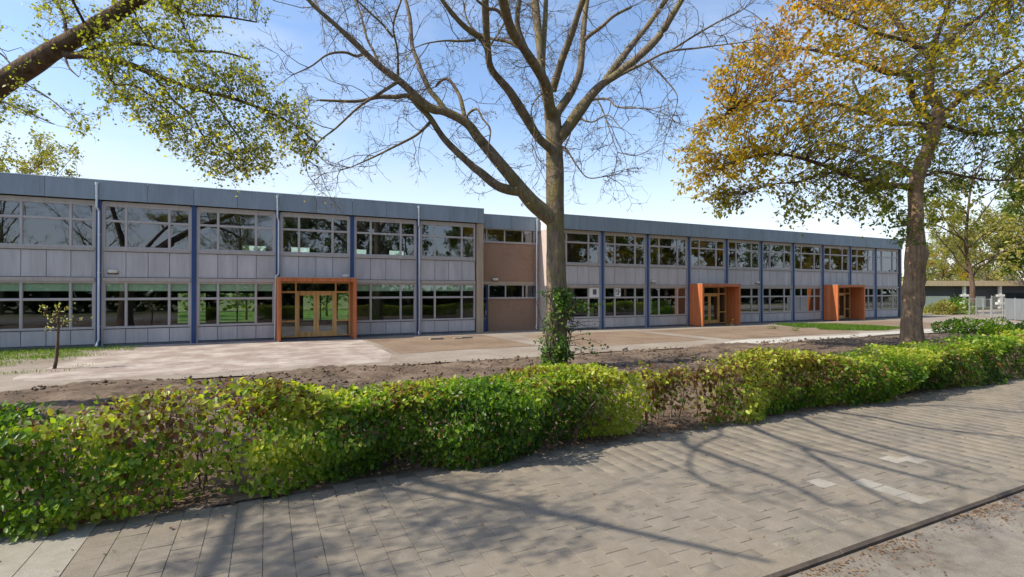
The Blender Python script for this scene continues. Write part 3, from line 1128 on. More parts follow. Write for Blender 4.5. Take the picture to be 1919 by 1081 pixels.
# ------------------------------------------------------------------ vegetation tools
def tubes(P, R, sides):
    """P (m, n, 3) polylines, R (m, n) radii -> verts, quads"""
    m, n = R.shape
    T = nrm(np.gradient(P, axis=1))
    ref = np.where(np.abs(T[..., 2:3]) > .8, np.array([1., .2, 0]), np.array([.1, .15, 1.]))
    n1 = nrm(np.cross(T, ref))
    n2 = np.cross(T, n1)
    a = np.linspace(0, 2 * np.pi, sides, endpoint=False)
    V = P[:, :, None] + R[:, :, None, None] * (np.cos(a)[:, None] * n1[:, :, None] + np.sin(a)[:, None] * n2[:, :, None])
    base = (np.arange(m) * n * sides)[:, None, None]
    i = np.arange(n - 1)[None, :, None]
    j = np.arange(sides)[None, None, :]
    k = (j + 1) % sides
    F = np.stack(np.broadcast_arrays(base + i * sides + j, base + i * sides + k, base + (i + 1) * sides + k, base + (i + 1) * sides + j), -1)
    return V.reshape(-1, 3), F.reshape(-1, 4)


def join(parts):
    Vs, Fs, b = [], [], 0
    for v, f in parts:
        Vs.append(v)
        Fs.append(f + b)
        b += len(v)
    return np.concatenate(Vs), np.concatenate(Fs)


def catmull(P, per=5):
    P = np.asarray(P, float)
    Q = np.vstack([2 * P[0] - P[1], P, 2 * P[-1] - P[-2]])
    out = []
    for i in range(1, len(Q) - 2):
        for s in np.linspace(0, 1, per, endpoint=False):
            p0, p1, p2, p3 = Q[i - 1:i + 3]
            out.append(.5 * ((2 * p1) + (-p0 + p2) * s + (2 * p0 - 5 * p1 + 4 * p2 - p3) * s * s + (-p0 + 3 * p1 - 3 * p2 + p3) * s ** 3))
    out.append(Q[-2])
    return np.array(out)


def walk(S, Dr, L, n, jit, trop):
    """m random-walk branches with n points; jit bends them, trop pulls up (+) or down (-)"""
    m = len(S)
    P = np.zeros((m, n, 3))
    P[:, 0] = S
    d = nrm(Dr)
    step = (L / (n - 1))[:, None]
    for k in range(1, n):
        d = nrm(d + rng.normal(0, jit, (m, 3)) + np.array([0, 0, trop]))
        P[:, k] = P[:, k - 1] + d * step
    return P


def kids(P, per, f0, f1, spread, fwd=.75):
    """child starts and directions along polylines"""
    m, n, _ = P.shape
    f = rng.uniform(f0, f1, (m, per)) * (n - 1)
    i = np.minimum(f.astype(int), n - 2)
    w = (f - i)[..., None]
    r = np.arange(m)[:, None]
    S = P[r, i] * (1 - w) + P[r, i + 1] * w
    T = nrm(P[r, i + 1] - P[r, i])
    Dr = nrm(T * fwd + nrm(rng.normal(size=T.shape)) * spread)
    return S.reshape(-1, 3), Dr.reshape(-1, 3), f.ravel() / (n - 1)


def leaf_geo(B, A, N, size, asp=.55, full=False, fold=.18):
    """leaves with base B, axis A, normal N, length size"""
    A, N = nrm(A), nrm(N)
    side = nrm(np.cross(A, N))
    N = np.cross(side, A)
    s = size[:, None]
    m = len(B)
    if full:
        w = asp * s * .5
        pts = [B, B + A * s * .32 + side * w + N * s * fold * .5, B + A * s * .7 + side * w * .78 + N * s * fold * .4, B + A * s - N * s * .06,
               B + A * s * .7 - side * w * .78 + N * s * fold * .4, B + A * s * .32 - side * w + N * s * fold * .5]
        V = np.stack(pts, 1).reshape(-1, 3)
        b = (np.arange(m) * 6)[:, None]
        F = np.concatenate([b + np.array([[0, 1, 2, 3]]), b + np.array([[0, 3, 4, 5]])])
        return V, F, 6
    w = asp * s * .5
    V = np.stack([B, B + A * s * .45 + side * w + N * s * fold * .5, B + A * s, B + A * s * .45 - side * w + N * s * fold * .5], 1).reshape(-1, 3)
    F = (np.arange(m) * 4)[:, None] + np.array([[0, 1, 2, 3]])
    return V, F, 4


def leaves_obj(name, B, A, N, size, tint, mat, parent, loc, asp=.55, full=False, fold=.18):
    V, F, k = leaf_geo(B - np.array(loc), A, N, size, asp, full, fold)
    o = inst(name, np_mesh(name, V, F, mat, {'tint': np.repeat(np.clip(tint, 0, 1), k)}), parent, loc)
    o['kind'] = 'stuff'
    return o


def bark_tube(P, R, sides, seed, amp=.06):
    """one thick limb with an uneven bark outline"""
    f = sinnoise(seed, 2.3, 3)
    V, F = tubes(P[None], R[None], sides)
    C = np.repeat(P, sides, 0)
    d = V - C
    V = C + d * (1 + amp * f(V * 1.2))[:, None]
    return V, F


class Tree:
    def __init__(s):
        s.limbs = {}

    def limb(s, name, px, w0, w1, t0=None, t1=None, dt=0.0, parent=None, stretch=1.0, tail=None):
        """px: photo points of a limb; t0..t1 depth from the camera; w in photo pixels; tail: world offsets past the frame"""
        if parent:
            pp, pt = s.limbs[parent]['px'], s.limbs[parent]['t']
            k = np.argmin(np.linalg.norm(pp - np.array(px[0], float), axis=1))
            t0 = pt[k]
            t1 = t0 + dt
        px = catmull(np.array(px, float), 5)
        L = np.concatenate([[0], np.cumsum(np.linalg.norm(np.diff(px, axis=0), axis=1))])
        u = L / L[-1]
        t = t0 + (t1 - t0) * u
        P = np.array([at(a, b, c) for (a, b), c in zip(px, t)])
        w = w0 + (w1 - w0) * u ** .8
        R = w * .5 * t / FPX * stretch
        if tail is not None:
            Q = catmull(np.vstack([P[-6], P[-1], *[P[-1] + np.array(q) for q in tail]]), 6)[6:]
            P = np.vstack([P, Q[1:]])
            R = np.concatenate([R, np.linspace(R[-1], R[-1] * .3, len(Q) - 1)])
        s.limbs[name] = dict(px=px, t=t, P=P, R=R)

    def wlimb(s, name, pts, r0, r1):
        P = catmull(np.array(pts, float), 6)
        s.limbs[name] = dict(px=np.zeros((1, 2)), t=np.array([10.]), P=P, R=np.linspace(r0, r1, len(P)))

    def nodes(s, rmax=9):
        return np.concatenate([l['P'] for l in s.limbs.values()]), np.concatenate([l['R'] for l in s.limbs.values()])

    def mesh_parts(s, names, sides=10, amp=.05):
        return join([bark_tube(s.limbs[n]['P'], s.limbs[n]['R'], sides, 100 + i, amp) for i, n in enumerate(names)])


def resample(P, R, step):
    L = np.concatenate([[0], np.cumsum(np.linalg.norm(np.diff(P, axis=0), axis=1))])
    n = max(2, int(L[-1] / step))
    q = np.linspace(0, L[-1], n)
    return np.stack([np.interp(q, L, P[:, i]) for i in range(3)], 1), np.interp(q, L, R)


# ------------------------------------------------------------------ the bare tree in the middle
T = 16.5
ct = Tree()
ct.limb('trunk', [(1044, 692), (1044, 640), (1044, 560), (1043, 480), (1041, 410), (1041, 340), (1040, 285), (1039, 245), (1035, 210)], 42, 31, T, T)
ct.limbs['trunk']['R'][:4] *= np.array([1.28, 1.16, 1.08, 1.03])
ct.limb('A1', [(1038, 412), (1003, 383), (984, 362), (966, 340), (929, 296), (897, 258), (875, 230), (834, 208), (812, 204), (790, 189), (753, 154), (715, 126), (677, 91), (624, 41), (595, 16), (570, -10)], 30, 7, T, 13.8, tail=[(-1, -.6, .9), (-1.8, -1.2, 1.6)])
ct.limb('A2', [(978, 358), (937, 350), (900, 322), (882, 308), (834, 261), (806, 220), (784, 198), (765, 179), (742, 181), (709, 181), (668, 189), (599, 187)], 20, 4, dt=-1.6, parent='A1')
ct.limb('A3', [(838, 210), (820, 185), (803, 164), (781, 110), (772, 82), (768, 31), (759, -6)], 12, 6, dt=1.2, parent='A1', tail=[(-.2, .3, 1.2), (-.5, .4, 2.4)])
ct.limb('A4', [(873, 228), (866, 195), (860, 176), (844, 151), (831, 148), (816, 162)], 11, 4, dt=.8, parent='A1')
ct.limb('A5', [(876, 231), (877, 214), (894, 204), (905, 222), (919, 242), (916, 274)], 6, 2.5, dt=-.8, parent='A1')
ct.limb('A6', [(809, 226), (781, 252), (740, 274), (696, 296), (655, 314)], 7, 2, dt=-1.0, parent='A2')
ct.limb('A7', [(746, 152), (709, 176), (671, 201), (630, 239), (599, 264), (575, 300)], 7, 2, dt=-1.2, parent='A1')
ct.limb('A8', [(684, 98), (668, 104), (646, 97), (614, 101), (583, 123), (551, 138)], 6, 2, dt=-.8, parent='A1')
ct.limb('A9', [(746, 147), (745, 94), (737, 47), (753, -5)], 6, 3, dt=-1.2, parent='A1', tail=[(.2, -.3, 1.2), (.3, -.5, 2.2)])
ct.limb('A10', [(737, 69), (715, 42), (696, 25), (665, -5)], 5, 3, dt=-.6, parent='A9', tail=[(-.6, -.2, .8), (-1.2, -.3, 1.5)])
ct.limb('A11', [(711, 122), (700, 95), (687, 69), (674, 19), (661, -6)], 5, 3, dt=.7, parent='A1', tail=[(-.2, .2, 1.0), (-.5, .3, 2.0)])
ct.limb('A12', [(696, 106), (652, 63), (608, 31), (588, -5)], 7, 3, dt=.9, parent='A1', tail=[(-.5, .2, .8), (-1., .3, 1.6)])
ct.limb('B1', [(1042, 300), (1036, 282), (1011, 259), (985, 218), (955, 170), (922, 130), (915, 96), (911, 37), (909, -8)], 19, 12, T, 13.2, tail=[(-.4, -.9, 1.5), (-.8, -1.6, 2.6)])
ct.limb('B2', [(917, 100), (907, 78), (900, 70), (866, 44), (834, 6), (824, -10)], 11, 8, dt=-.9, parent='B1', tail=[(-1., -1.2, 1.0), (-1.6, -1.6, 1.7)])
ct.limb('B3', [(891, 74), (860, 76), (835, 75), (800, 80), (778, 88)], 5, 2, dt=-1.0, parent='B2')
ct.limb('B4', [(914, 90), (935, 60), (950, 30), (955, 0)], 5, 3, dt=1.0, parent='B1', tail=[(.1, .3, 1.0), (.2, .5, 1.8)])
ct.limb('C1', [(1036, 225), (1030, 195), (1022, 155), (989, 100), (959, 56), (941, -8)], 23, 16, T, 12.0, tail=[(-1., -1.4, 1.2), (-1.9, -2.5, 2.3)])
ct.limb('C1b', [(992, 105), (985, 89), (970, 44), (974, -6)], 13, 9, dt=-.3, parent='C1', tail=[(.2, -1.0, 1.6), (.2, -1.8, 2.8)])
ct.limb('C2', [(1034, 215), (1022, 165), (1015, 130), (1011, 74), (1002, -8)], 19, 14, T, 17.3, tail=[(-.3, .6, 2), (-.6, 1.2, 4)])
ct.limb('C3', [(1017, 140), (1020, 74), (1022, 37), (1024, -6)], 12, 9, dt=1.0, parent='C2', tail=[(.2, .5, 2), (.6, .8, 3.6)])
ct.limb('C4', [(961, 58), (935, 20), (915, 14), (895, 0)], 8, 5, dt=-.6, parent='C1', tail=[(-.8, -.6, .7), (-1.6, -1.2, 1.2)])
ct.limb('C5', [(988, 98), (955, 78), (925, 72), (895, 60), (878, 40), (870, 15)], 7, 3, dt=.8, parent='C1')
ct.limb('D1', [(1036, 170), (1040, 155), (1055, 107), (1072, 63), (1085, 22), (1096, -8)], 15, 11, T, 15.0, tail=[(.6, -.8, 1.6), (1.0, -2.0, 2.8)])
ct.limb('E1', [(1040, 235), (1048, 207), (1070, 174), (1087, 133), (1092, 85), (1096, 37), (1102, -8)], 17, 9, T, 17.0, tail=[(.2, .4, 1.6), (.5, .8, 3.0)])
ct.limb('E2', [(1092, 80), (1102, 68), (1129, 48), (1152, 28), (1185, 11)], 8, 5, dt=-.6, parent='E1')
ct.limb('F1', [(1044, 262), (1063, 240), (1089, 204), (1122, 163), (1159, 137), (1196, 107), (1233, 70), (1259, 30), (1283, -8)], 24, 10, T, 15.6, tail=[(1.0, -.4, 1.6), (1.8, -.8, 2.9)])
ct.limb('F2', [(1126, 162), (1144, 137), (1181, 89), (1222, 37), (1252, -6)], 14, 9, dt=1.4, parent='F1', tail=[(.8, .4, 1.6), (1.4, .6, 3.0)])
ct.limb('G1', [(1148, 146), (1167, 137), (1207, 118), (1252, 96), (1307, 89), (1392, 78)], 8, 2, dt=-1.2, parent='F1')
ct.limb('G2', [(1252, 97), (1259, 93), (1307, 63), (1352, 37), (1396, 15)], 5, 2, dt=.9, parent='G1')
ct.limb('H1', [(1218, 114), (1222, 120), (1248, 148), (1270, 178), (1267, 206)], 4, 1.6, dt=-.6, parent='G1')
ct.limb('I1', [(1104, 186), (1115, 185), (1141, 185), (1159, 200), (1207, 202)], 5, 2, dt=-1.2, parent='F1')
ct.limb('I2', [(1120, 186), (1130, 205), (1144, 245), (1158, 285)], 3.5, 1.5, dt=-.8, parent='I1')
ct.limb('I3', [(1078, 218), (1110, 228), (1140, 215), (1165, 240)], 4, 1.5, dt=-1.0, parent='F1')
ct.limb('J1', [(1050, 276), (1063, 281), (1085, 315), (1104, 333), (1138, 330)], 4.5, 1.6, T, 15.4)
ct.limb('K1', [(1072, 235), (1068, 255), (1060, 275)], 4, 2, T, 15.6)
ct.limb('K2', [(1030, 168), (1010, 180), (996, 205), (1002, 240), (997, 268)], 4, 1.5, dt=-.9, parent='C1')
# limbs over the footpath, above the picture: they throw the long branch shadows there
ct.wlimb('wM', [(4.0, 9.4, 10.7), (2.5, 8.9, 10.6), (1.0, 8.6, 10.3), (-1.0, 8.3, 10.1), (-2.6, 8.2, 10.0)], .10, .05)
ct.wlimb('w0', [(-1.19, 8.29, 10.09), (-1.1, 7.85, 9.9), (-1.54, 7.14, 10.14), (-1.49, 6.51, 10.03), (-1.15, 5.76, 9.73), (-1.03, 5.18, 9.68), (-1.19, 4.7, 9.95)], 0.065, .03)
ct.wlimb('w1', [(-1.5, 6.6, 10.04), (-1.7, 6.58, 10.11), (-2.05, 5.97, 10.09), (-2.04, 5.44, 9.79), (-2.14, 5.0, 9.65), (-2.47, 4.7, 9.88)], 0.043, .03)
ct.wlimb('w2', [(0.12, 8.47, 10.21), (0.23, 8.13, 10.13), (0.03, 7.13, 9.86), (0.04, 6.39, 9.65), (-0.14, 5.86, 9.81), (-0.43, 5.41, 10.1), (-0.43, 4.86, 10.1)], 0.065, .03)
ct.wlimb('w3', [(1.25, 8.65, 10.35), (1.41, 8.07, 9.94), (1.91, 7.25, 9.67), (1.87, 6.46, 9.74), (2.35, 5.38, 10.04)], 0.072, .03)
ct.wlimb('w4', [(-2.6, 8.2, 10.0), (-2.78, 7.58, 9.71), (-2.8, 7.05, 9.69), (-3.08, 6.5, 9.98), (-3.24, 5.95, 10.15), (-3.14, 5.47, 9.96), (-3.01, 5.06, 9.68)], 0.065, .03)
ct.wlimb('w5', [(-1.84, 8.25, 10.05), (-1.77, 7.72, 9.66), (-2.88, 7.42, 9.9), (-3.82, 6.91, 10.14), (-4.03, 6.42, 10.03), (-3.76, 6.02, 9.73)], 0.036, .03)
ct.wlimb('w6', [(2.88, 9.03, 10.63), (3.29, 7.82, 9.83), (4.02, 7.26, 10.11), (4.69, 6.22, 10.08)], 0.051, .03)
ct_root = thing('bare_tree', 'tall nearly bare tree with forking limbs and ivy at its foot, middle of the lawn', 'tree', (float(at(1044, 690, T)[0]), float(at(1044, 690, T)[1]), 0))
base = np.array(ct_root.location)
main = [n for n in ct.limbs if n == 'trunk']
V, F = ct.mesh_parts(['trunk'], 22, .045)
inst('trunk', np_mesh('trunk', V - base, F, M['bark'], smooth=True), ct_root, tuple(base))
for n in ct.limbs:
    if n == 'trunk':
        continue
    l = ct.limbs[n]
    V, F = bark_tube(l['P'], l['R'], 10 if l['R'][0] > .06 else 6, hash(n) % 999 if False else len(n) * 7 + ord(n[0]), .06)
    inst('limb', np_mesh('limb', V - base, F, M['bark'], smooth=True), ct_root, tuple(base))


def twig_set(limbs, step, l1, per2, per3, jit, trop, skip_r=.16, rscale=1.0, dens=None):
    S, Dr, L = [], [], []
    for n, l in limbs.items():
        P, R = resample(l['P'], l['R'], step)
        Tn = nrm(np.gradient(P, axis=0))
        for i in range(1, len(P)):
            if R[i] > skip_r and rng.random() < .66:
                continue
            if n == 'trunk' or (n[0] == 'w' and rng.random() < .6):
                continue
            d = nrm(Tn[i] * .55 + nrm(rng.normal(size=3)) * .9)
            S.append(P[i])
            Dr.append(d)
            L.append(rng.uniform(*l1) * (.7 if R[i] > .1 else 1.0))
        # a spray at the tip
        for _ in range(3):
            S.append(P[-1])
            Dr.append(nrm(Tn[-1] + rng.normal(0, .35, 3)))
            L.append(rng.uniform(*l1))
    S, Dr, L = np.array(S), np.array(Dr), np.array(L)
    P1 = walk(S, Dr, L, 7, jit, trop)
    R1 = np.linspace(.013, .004, 7)[None] * (L / l1[1])[:, None] ** .5 * rscale
    S2, D2_, f2 = kids(P1, per2, .2, 1.0, .8)
    L2 = np.repeat(L, per2) * rng.uniform(.25, .55, len(S2)) * (1.15 - .5 * f2)
    P2 = walk(S2, D2_, L2, 5, jit * 1.1, trop)
    R2 = np.broadcast_to(np.linspace(.0058, .0028, 5)[None] * rscale, (len(S2), 5))
    S3, D3, f3 = kids(P2, per3, .25, 1.0, .8)
    L3 = np.repeat(L2, per3) * rng.uniform(.25, .6, len(S3))
    P3 = walk(S3, D3, L3, 4, jit, trop)
    R3 = np.broadcast_to(np.linspace(.0036, .0022, 4)[None] * rscale, (len(S3), 4))
    V, F = join([tubes(P1, R1, 4), tubes(P2, R2, 3), tubes(P3, R3, 3)])
    return V, F, P2, P3


V, F, P2, P3 = twig_set(ct.limbs, .33, (.6, 2.1), 6, 3, .25, -.01, rscale=1.2)
o = inst('twigs', np_mesh('twigs', V - base, F, M['twig']), ct_root, tuple(base))
o['kind'] = 'stuff'
ends = P3[:, -1]
pick = rng.random(len(ends)) < .42
B = ends[pick]
o = leaves_obj('buds', B, nrm(rng.normal(size=B.shape) + [0, 0, .3]), rng.normal(size=B.shape), rng.uniform(.03, .07, len(B)), rng.random(len(B)), M['lf_bud'], ct_root, tuple(base), .7)

# ivy climbing the foot of that tree
ivy = thing('ivy', 'dark green ivy climbing the foot of the bare tree, loose shoots to the right', 'ivy', tuple(base))
RIGHT = np.array([C_, -S_, 0])
TOW = np.array([-S_, -C_, 0])
N = 2300
hh = rng.beta(1.1, 1.5, N) * 2.7
# angle round the trunk, zero pointing at the camera, left side denser
ang = rng.normal(-.7, .95, N) + np.where(hh > 1.6, .75, 0)
rad = .35 + rng.exponential(.05, N) + .12 * np.clip(1 - np.abs(hh - 1.0), 0, 1) * rng.random(N)
Bp = base + TOW * (np.cos(ang) * rad)[:, None] + RIGHT * (np.sin(ang) * rad)[:, None] + np.array([0, 0, 1]) * hh[:, None]
An = TOW * np.cos(ang)[:, None] + RIGHT * np.sin(ang)[:, None]
sh_S, sh_D, sh_L = [], [], []
for _ in range(46):
    a = rng.normal(.6, .9)
    z = rng.uniform(.3, 2.5)
    d = TOW * math.cos(a) + RIGHT * math.sin(a)
    sh_S.append(base + d * .3 + np.array([0, 0, z]))
    sh_D.append(d + np.array([0, 0, rng.uniform(-.1, .9)]))
    sh_L.append(rng.uniform(.3, .8))
for k in range(9):
    sh_S.append(base + RIGHT * .25 + np.array([0, 0, .75 + .12 * k]))
    sh_D.append(RIGHT * 1.0 + TOW * rng.normal(0, .4) + np.array([0, 0, rng.uniform(.0, .25)]))
    sh_L.append(rng.uniform(.8, 1.6))
SP = walk(np.array(sh_S), np.array(sh_D), np.array(sh_L), 7, .16, -.05)
V, F = tubes(SP, np.broadcast_to(np.linspace(.012, .003, 7), (len(SP), 7)), 4)
vv = [walk(base[None] + TOW * .3 * math.cos(a) + RIGHT * .33 * math.sin(a), np.array([[.05 * math.sin(a * 3), 0, 1.]]), np.array([2.4]), 9, .06, .02) for a in np.linspace(-1.6, 1.2, 9)]
vv = np.concatenate(vv)
V2, F2 = tubes(vv, np.broadcast_to(np.linspace(.022, .006, 9), (len(vv), 9)), 5)
V, F = join([(V, F), (V2, F2)])
inst('stems', np_mesh('stems', V - base, F, M['twig_d']), ivy, tuple(base))
fi = rng.uniform(.15, 1, (len(SP), 26)) * 6
ii = np.minimum(fi.astype(int), 5)
w = (fi - ii)[..., None]
rr = np.arange(len(SP))[:, None]
Bs = (SP[rr, ii] * (1 - w) + SP[rr, ii + 1] * w).reshape(-1, 3) + rng.normal(0, .045, (len(SP) * 26, 3))
B = np.concatenate([Bp, Bs])
A = np.concatenate([An * .4 + np.array([0, 0, -.7]) + rng.normal(0, .45, (N, 3)), rng.normal(0, .7, Bs.shape) + np.array([0, 0, -.3])])
Nn = np.concatenate([An + np.array([0, 0, .5]) + rng.normal(0, .4, (N, 3)), rng.normal(0, .5, Bs.shape) + np.array([-.2, -.2, .8])])
ivn = sinnoise(611, 3.2, 2)
ks = (ivn(B) > -.25) | (rng.random(len(B)) < .12)
B, A, Nn = B[ks], A[ks], Nn[ks]
B[:, 2] = np.maximum(B[:, 2], .05)
leaves_obj('leaves', B, A, Nn, rng.uniform(.05, .12, len(B)), rng.random(len(B)), M['lf_ivy'], ivy, tuple(base), .8, True)

# ------------------------------------------------------------------ leafy crowns
def in_poly(px, py, poly):
    n = len(poly)
    inside = np.zeros(px.shape, bool)
    j = n - 1
    for i in range(n):
        xi, yi = poly[i]
        xj, yj = poly[j]
        c = ((yi > py) != (yj > py)) & (px < (xj - xi) * (py - yi) / (yj - yi + 1e-9) + xi)
        inside ^= c
        j = i
    return inside


def crown(tree, targets, bark, twigmat, leafmat, root, base, per, spread, size, tintf, asp, sag=.12, full=False, rtw=.012, up=.35, minr=None):
    """twigs from the nearest limb to every target point, leaves around it"""
    nodes, nr = tree.nodes()
    n_t = len(targets)
    near = np.zeros(n_t, int)
    for s in range(0, n_t, 200):
        d = np.linalg.norm(targets[s:s + 200, None] - nodes[None], axis=2)
        d += np.abs(nr[None]) * 2.5
        near[s:s + 200] = d.argmin(1)
    S = nodes[near]
    u = np.linspace(0, 1, 8)[None, :, None]
    mid = (S + targets) / 2 + np.array([0, 0, 1.0]) * (np.linalg.norm(targets - S, axis=1) * sag)[:, None] + rng.normal(0, .12, S.shape) * np.linalg.norm(targets - S, axis=1)[:, None]
    P = (1 - u) ** 2 * S[:, None] + 2 * u * (1 - u) * mid[:, None] + u ** 2 * targets[:, None]
    L = np.linalg.norm(targets - S, axis=1)
    P += rng.normal(0, .02, P.shape) * L[:, None, None] * np.minimum(u, 1 - u) * 4
    R = np.linspace(1, .28, 8)[None] * (rtw * (.5 + .5 * np.minimum(L, 3) / 1.5))[:, None]
    S2, D2_, f2 = kids(P, 5, .45, 1.0, .9)
    L2 = rng.uniform(.3, 1.0, len(S2)) * spread
    P2 = walk(S2, D2_, L2, 5, .25, 0.0)
    R2 = np.broadcast_to(np.linspace(.42, .2, 5)[None] * rtw, (len(S2), 5))
    V, F = join([tubes(P, R, 4), tubes(P2, R2, 3)])
    o = inst('twigs', np_mesh('twigs', V - base, F, twigmat), root, tuple(base))
    o['kind'] = 'stuff'
    Bs, k = [], max(1, per // 5)
    f = rng.uniform(.25, 1.05, (len(P2), k)) * 4
    i = np.minimum(f.astype(int), 3)
    w = (f - i)[..., None]
    rr = np.arange(len(P2))[:, None]
    B = (P2[rr, i] * (1 - w) + P2[rr, i + 1] * w).reshape(-1, 3) + rng.normal(0, .06 * spread, (len(P2) * k, 3))
    A = rng.normal(0, .7, B.shape) + np.array([0, 0, -.35])
    Nn = rng.normal(0, .55, B.shape) + np.array([0, 0, up * 2])
    sz = rng.uniform(*size, len(B))
    leaves_obj('foliage', B, A, Nn, sz, tintf(B), leafmat, root, tuple(base), asp, full)
    return len(B)


# right-hand tree in amber young leaf
rt = Tree()
TR = 23.3
K38 = .79
rt.limb('trunk', [(1706, 651), (1707, 600), (1711, 540), (1716, 460), (1717, 400), (1718, 340), (1736, 296), (1748, 262), (1755, 234), (1763, 204)], 43, 28, TR, TR, stretch=K38)
rt.limbs['trunk']['R'][:5] *= np.array([1.22, 1.14, 1.08, 1.04, 1.02])
rt.limb('a', [(1714, 352), (1700, 349), (1660, 346), (1623, 338), (1572, 319), (1495, 294), (1440, 288), (1390, 300)], 15, 3, TR, 21.0)
rt.limb('a2', [(1580, 322), (1540, 325), (1500, 340), (1450, 345), (1400, 360)], 6, 2, dt=-1.5, parent='a')
rt.limb('b', [(1752, 245), (1725, 232), (1666, 230), (1636, 213), (1614, 183), (1600, 150)], 13, 4, TR, 24.5)
rt.limb('b2', [(1640, 216), (1600, 205), (1572, 196), (1500, 190), (1431, 189), (1370, 210)], 7, 2, dt=-2.5, parent='b')
rt.limb('c', [(1757, 228), (1733, 212), (1712, 179), (1704, 140), (1666, 136), (1614, 115), (1560, 100), (1500, 90), (1440, 100)], 14, 3, TR, 22.0)
rt.limb('d', [(1763, 204), (1750, 180), (1742, 166), (1746, 106), (1708, 77), (1683, 38), (1653, 0), (1620, -60)], 18, 6, TR, 24.0, tail=[(-.8, .2, 1.5)])
rt.limb('d2', [(1746, 110), (1760, 60), (1775, 20), (1790, -40), (1795, -90)], 11, 4, dt=.8, parent='d')
rt.limb('d3', [(1706, 76), (1650, 62), (1600, 40), (1550, 20), (1500, -10)], 8, 3, dt=-2.5, parent='d')
rt.limb('e', [(1763, 206), (1768, 213), (1810, 179), (1870, 145), (1930, 110), (1990, 60)], 14, 5, TR, 22.0)
rt.limb('e2', [(1746, 108), (1800, 60), (1850, 20), (1890, -30)], 8, 4, dt=1.5, parent='d')
rt.limb('f', [(1722, 335), (1760, 322), (1810, 330), (1870, 338), (1940, 330)], 6, 2.5, TR, 22.5)
rt.limb('g', [(1719, 330), (1690, 310), (1650, 300), (1600, 280), (1540, 262)], 8, 3, TR, 27.0)
rt.limb('h', [(1758, 225), (1790, 240), (1850, 250), (1930, 240)], 9, 4, TR, 26.5)
rbase = at(1706, 545 + CAMH / TR * FPX, TR)
rbase[2] = 0
rt_root = thing('amber_tree', 'broad tree in amber and green young leaf, thick knobbly trunk behind the right hedge', 'tree', tuple(map(float, rbase)))
V, F = rt.mesh_parts(['trunk'], 26, .085)
rtn = sinnoise(915, 6.5, 2)
rtk = np.maximum(rtn(V) - .7, 0)[:, None]
V = V + nrm((V - rbase) * np.array([1, 1, 0])) * rtk * .07 * (V[:, 2:3] < 6)
inst('trunk', np_mesh('trunk', V - rbase, F, M['bark_r'], smooth=True), rt_root, tuple(rbase))
for n, l in rt.limbs.items():
    if n != 'trunk':
        V, F = bark_tube(l['P'], l['R'], 8, ord(n[0]), .06)
        inst('limb', np_mesh('limb', V - rbase, F, M['bark_l'], smooth=True), rt_root, tuple(rbase))
poly = [(1258, 330), (1268, 290), (1292, 250), (1335, 205), (1318, 165), (1340, 120), (1392, 70), (1440, 30), (1500, -20), (1600, -130), (1780, -190),
        (1960, -150), (2080, 0), (2100, 180), (2040, 330), (1930, 370), (1830, 360), (1800, 425), (1700, 455), (1655, 445), (1590, 405), (1520, 415), (1478, 425), (1450, 398), (1400, 398), (1330, 415), (1318, 385), (1270, 365)]
q = 9000
pxx = rng.uniform(1250, 2100, q)
pyy = rng.uniform(-190, 470, q)
rho = ((pxx - 1680) / 440) ** 2 + ((pyy - 130) / 330) ** 2
half = 6.3 * np.sqrt(np.clip(1 - rho, .06, 1))
dep = TR - .6 + half * rng.uniform(-1, 1, q)
W = np.array([at(a, b, c) for a, b, c in zip(pxx, pyy, dep)])
gn = sinnoise(77, .75, 3)
low_right = (pxx > 1735) & (pyy > 235)
ok = in_poly(pxx, pyy, poly) & (gn(W) > np.where(low_right, .15, -.35)) & (W[:, 2] > 4.1)
ok &= ~((np.abs(pxx - 1640) < 40) & (np.abs(pyy - 262) < 22))
W = W[ok][:1800]
rz = rng.random


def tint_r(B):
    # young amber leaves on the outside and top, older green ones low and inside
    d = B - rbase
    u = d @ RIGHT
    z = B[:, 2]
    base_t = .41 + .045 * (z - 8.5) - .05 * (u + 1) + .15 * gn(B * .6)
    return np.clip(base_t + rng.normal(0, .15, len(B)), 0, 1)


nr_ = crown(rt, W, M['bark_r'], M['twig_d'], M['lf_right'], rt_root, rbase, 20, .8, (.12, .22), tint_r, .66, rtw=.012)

# overhanging leafy tree at the left: its trunk stands just outside the picture
lt = Tree()
LT = 10.7
lt.limb('L', [(-95, 232), (-60, 208), (0, 158), (60, 119), (100, 93), (140, 71), (180, 47), (230, 14), (275, -18), (340, -70)], 50, 28, LT, 10.2, stretch=.8, tail=[(.6, -.4, 1.2), (1.0, -.8, 2.5)])
lt.limb('b1', [(118, 92), (127, 103), (157, 103), (233, 117), (300, 143), (367, 167), (433, 183), (500, 207), (550, 233), (593, 267)], 15, 3, dt=-1.0, parent='L')
lt.limb('b2', [(150, 100), (163, 93), (200, 82), (267, 82), (317, 95), (367, 95), (417, 97), (467, 110)], 9, 3, dt=.9, parent='b1')
lt.limb('b3', [(195, 110), (200, 130), (213, 157), (253, 160), (293, 190), (333, 227), (350, 262)], 6, 2, dt=-.7, parent='b1')
lt.limb('b4', [(285, 138), (300, 158), (327, 190), (360, 217), (383, 257), (433, 293), (462, 322)], 5.5, 2, dt=-.5, parent='b1')
lt.limb('b5', [(390, 172), (420, 217), (443, 250), (468, 285), (490, 315)], 4.5, 1.8, dt=.5, parent='b1')
lt.limb('b6', [(130, 78), (123, 60), (117, 27), (98, -8)], 7, 4, dt=.7, parent='L', tail=[(-.3, .2, .9)])
lt.limb('b7', [(163, 58), (157, 43), (140, 10), (131, -8)], 6, 4, dt=-.6, parent='L', tail=[(-.2, -.2, .9)])
lt.limb('b8', [(250, 12), (257, 40), (273, 67), (290, 90)], 4, 2, dt=-.4, parent='L')
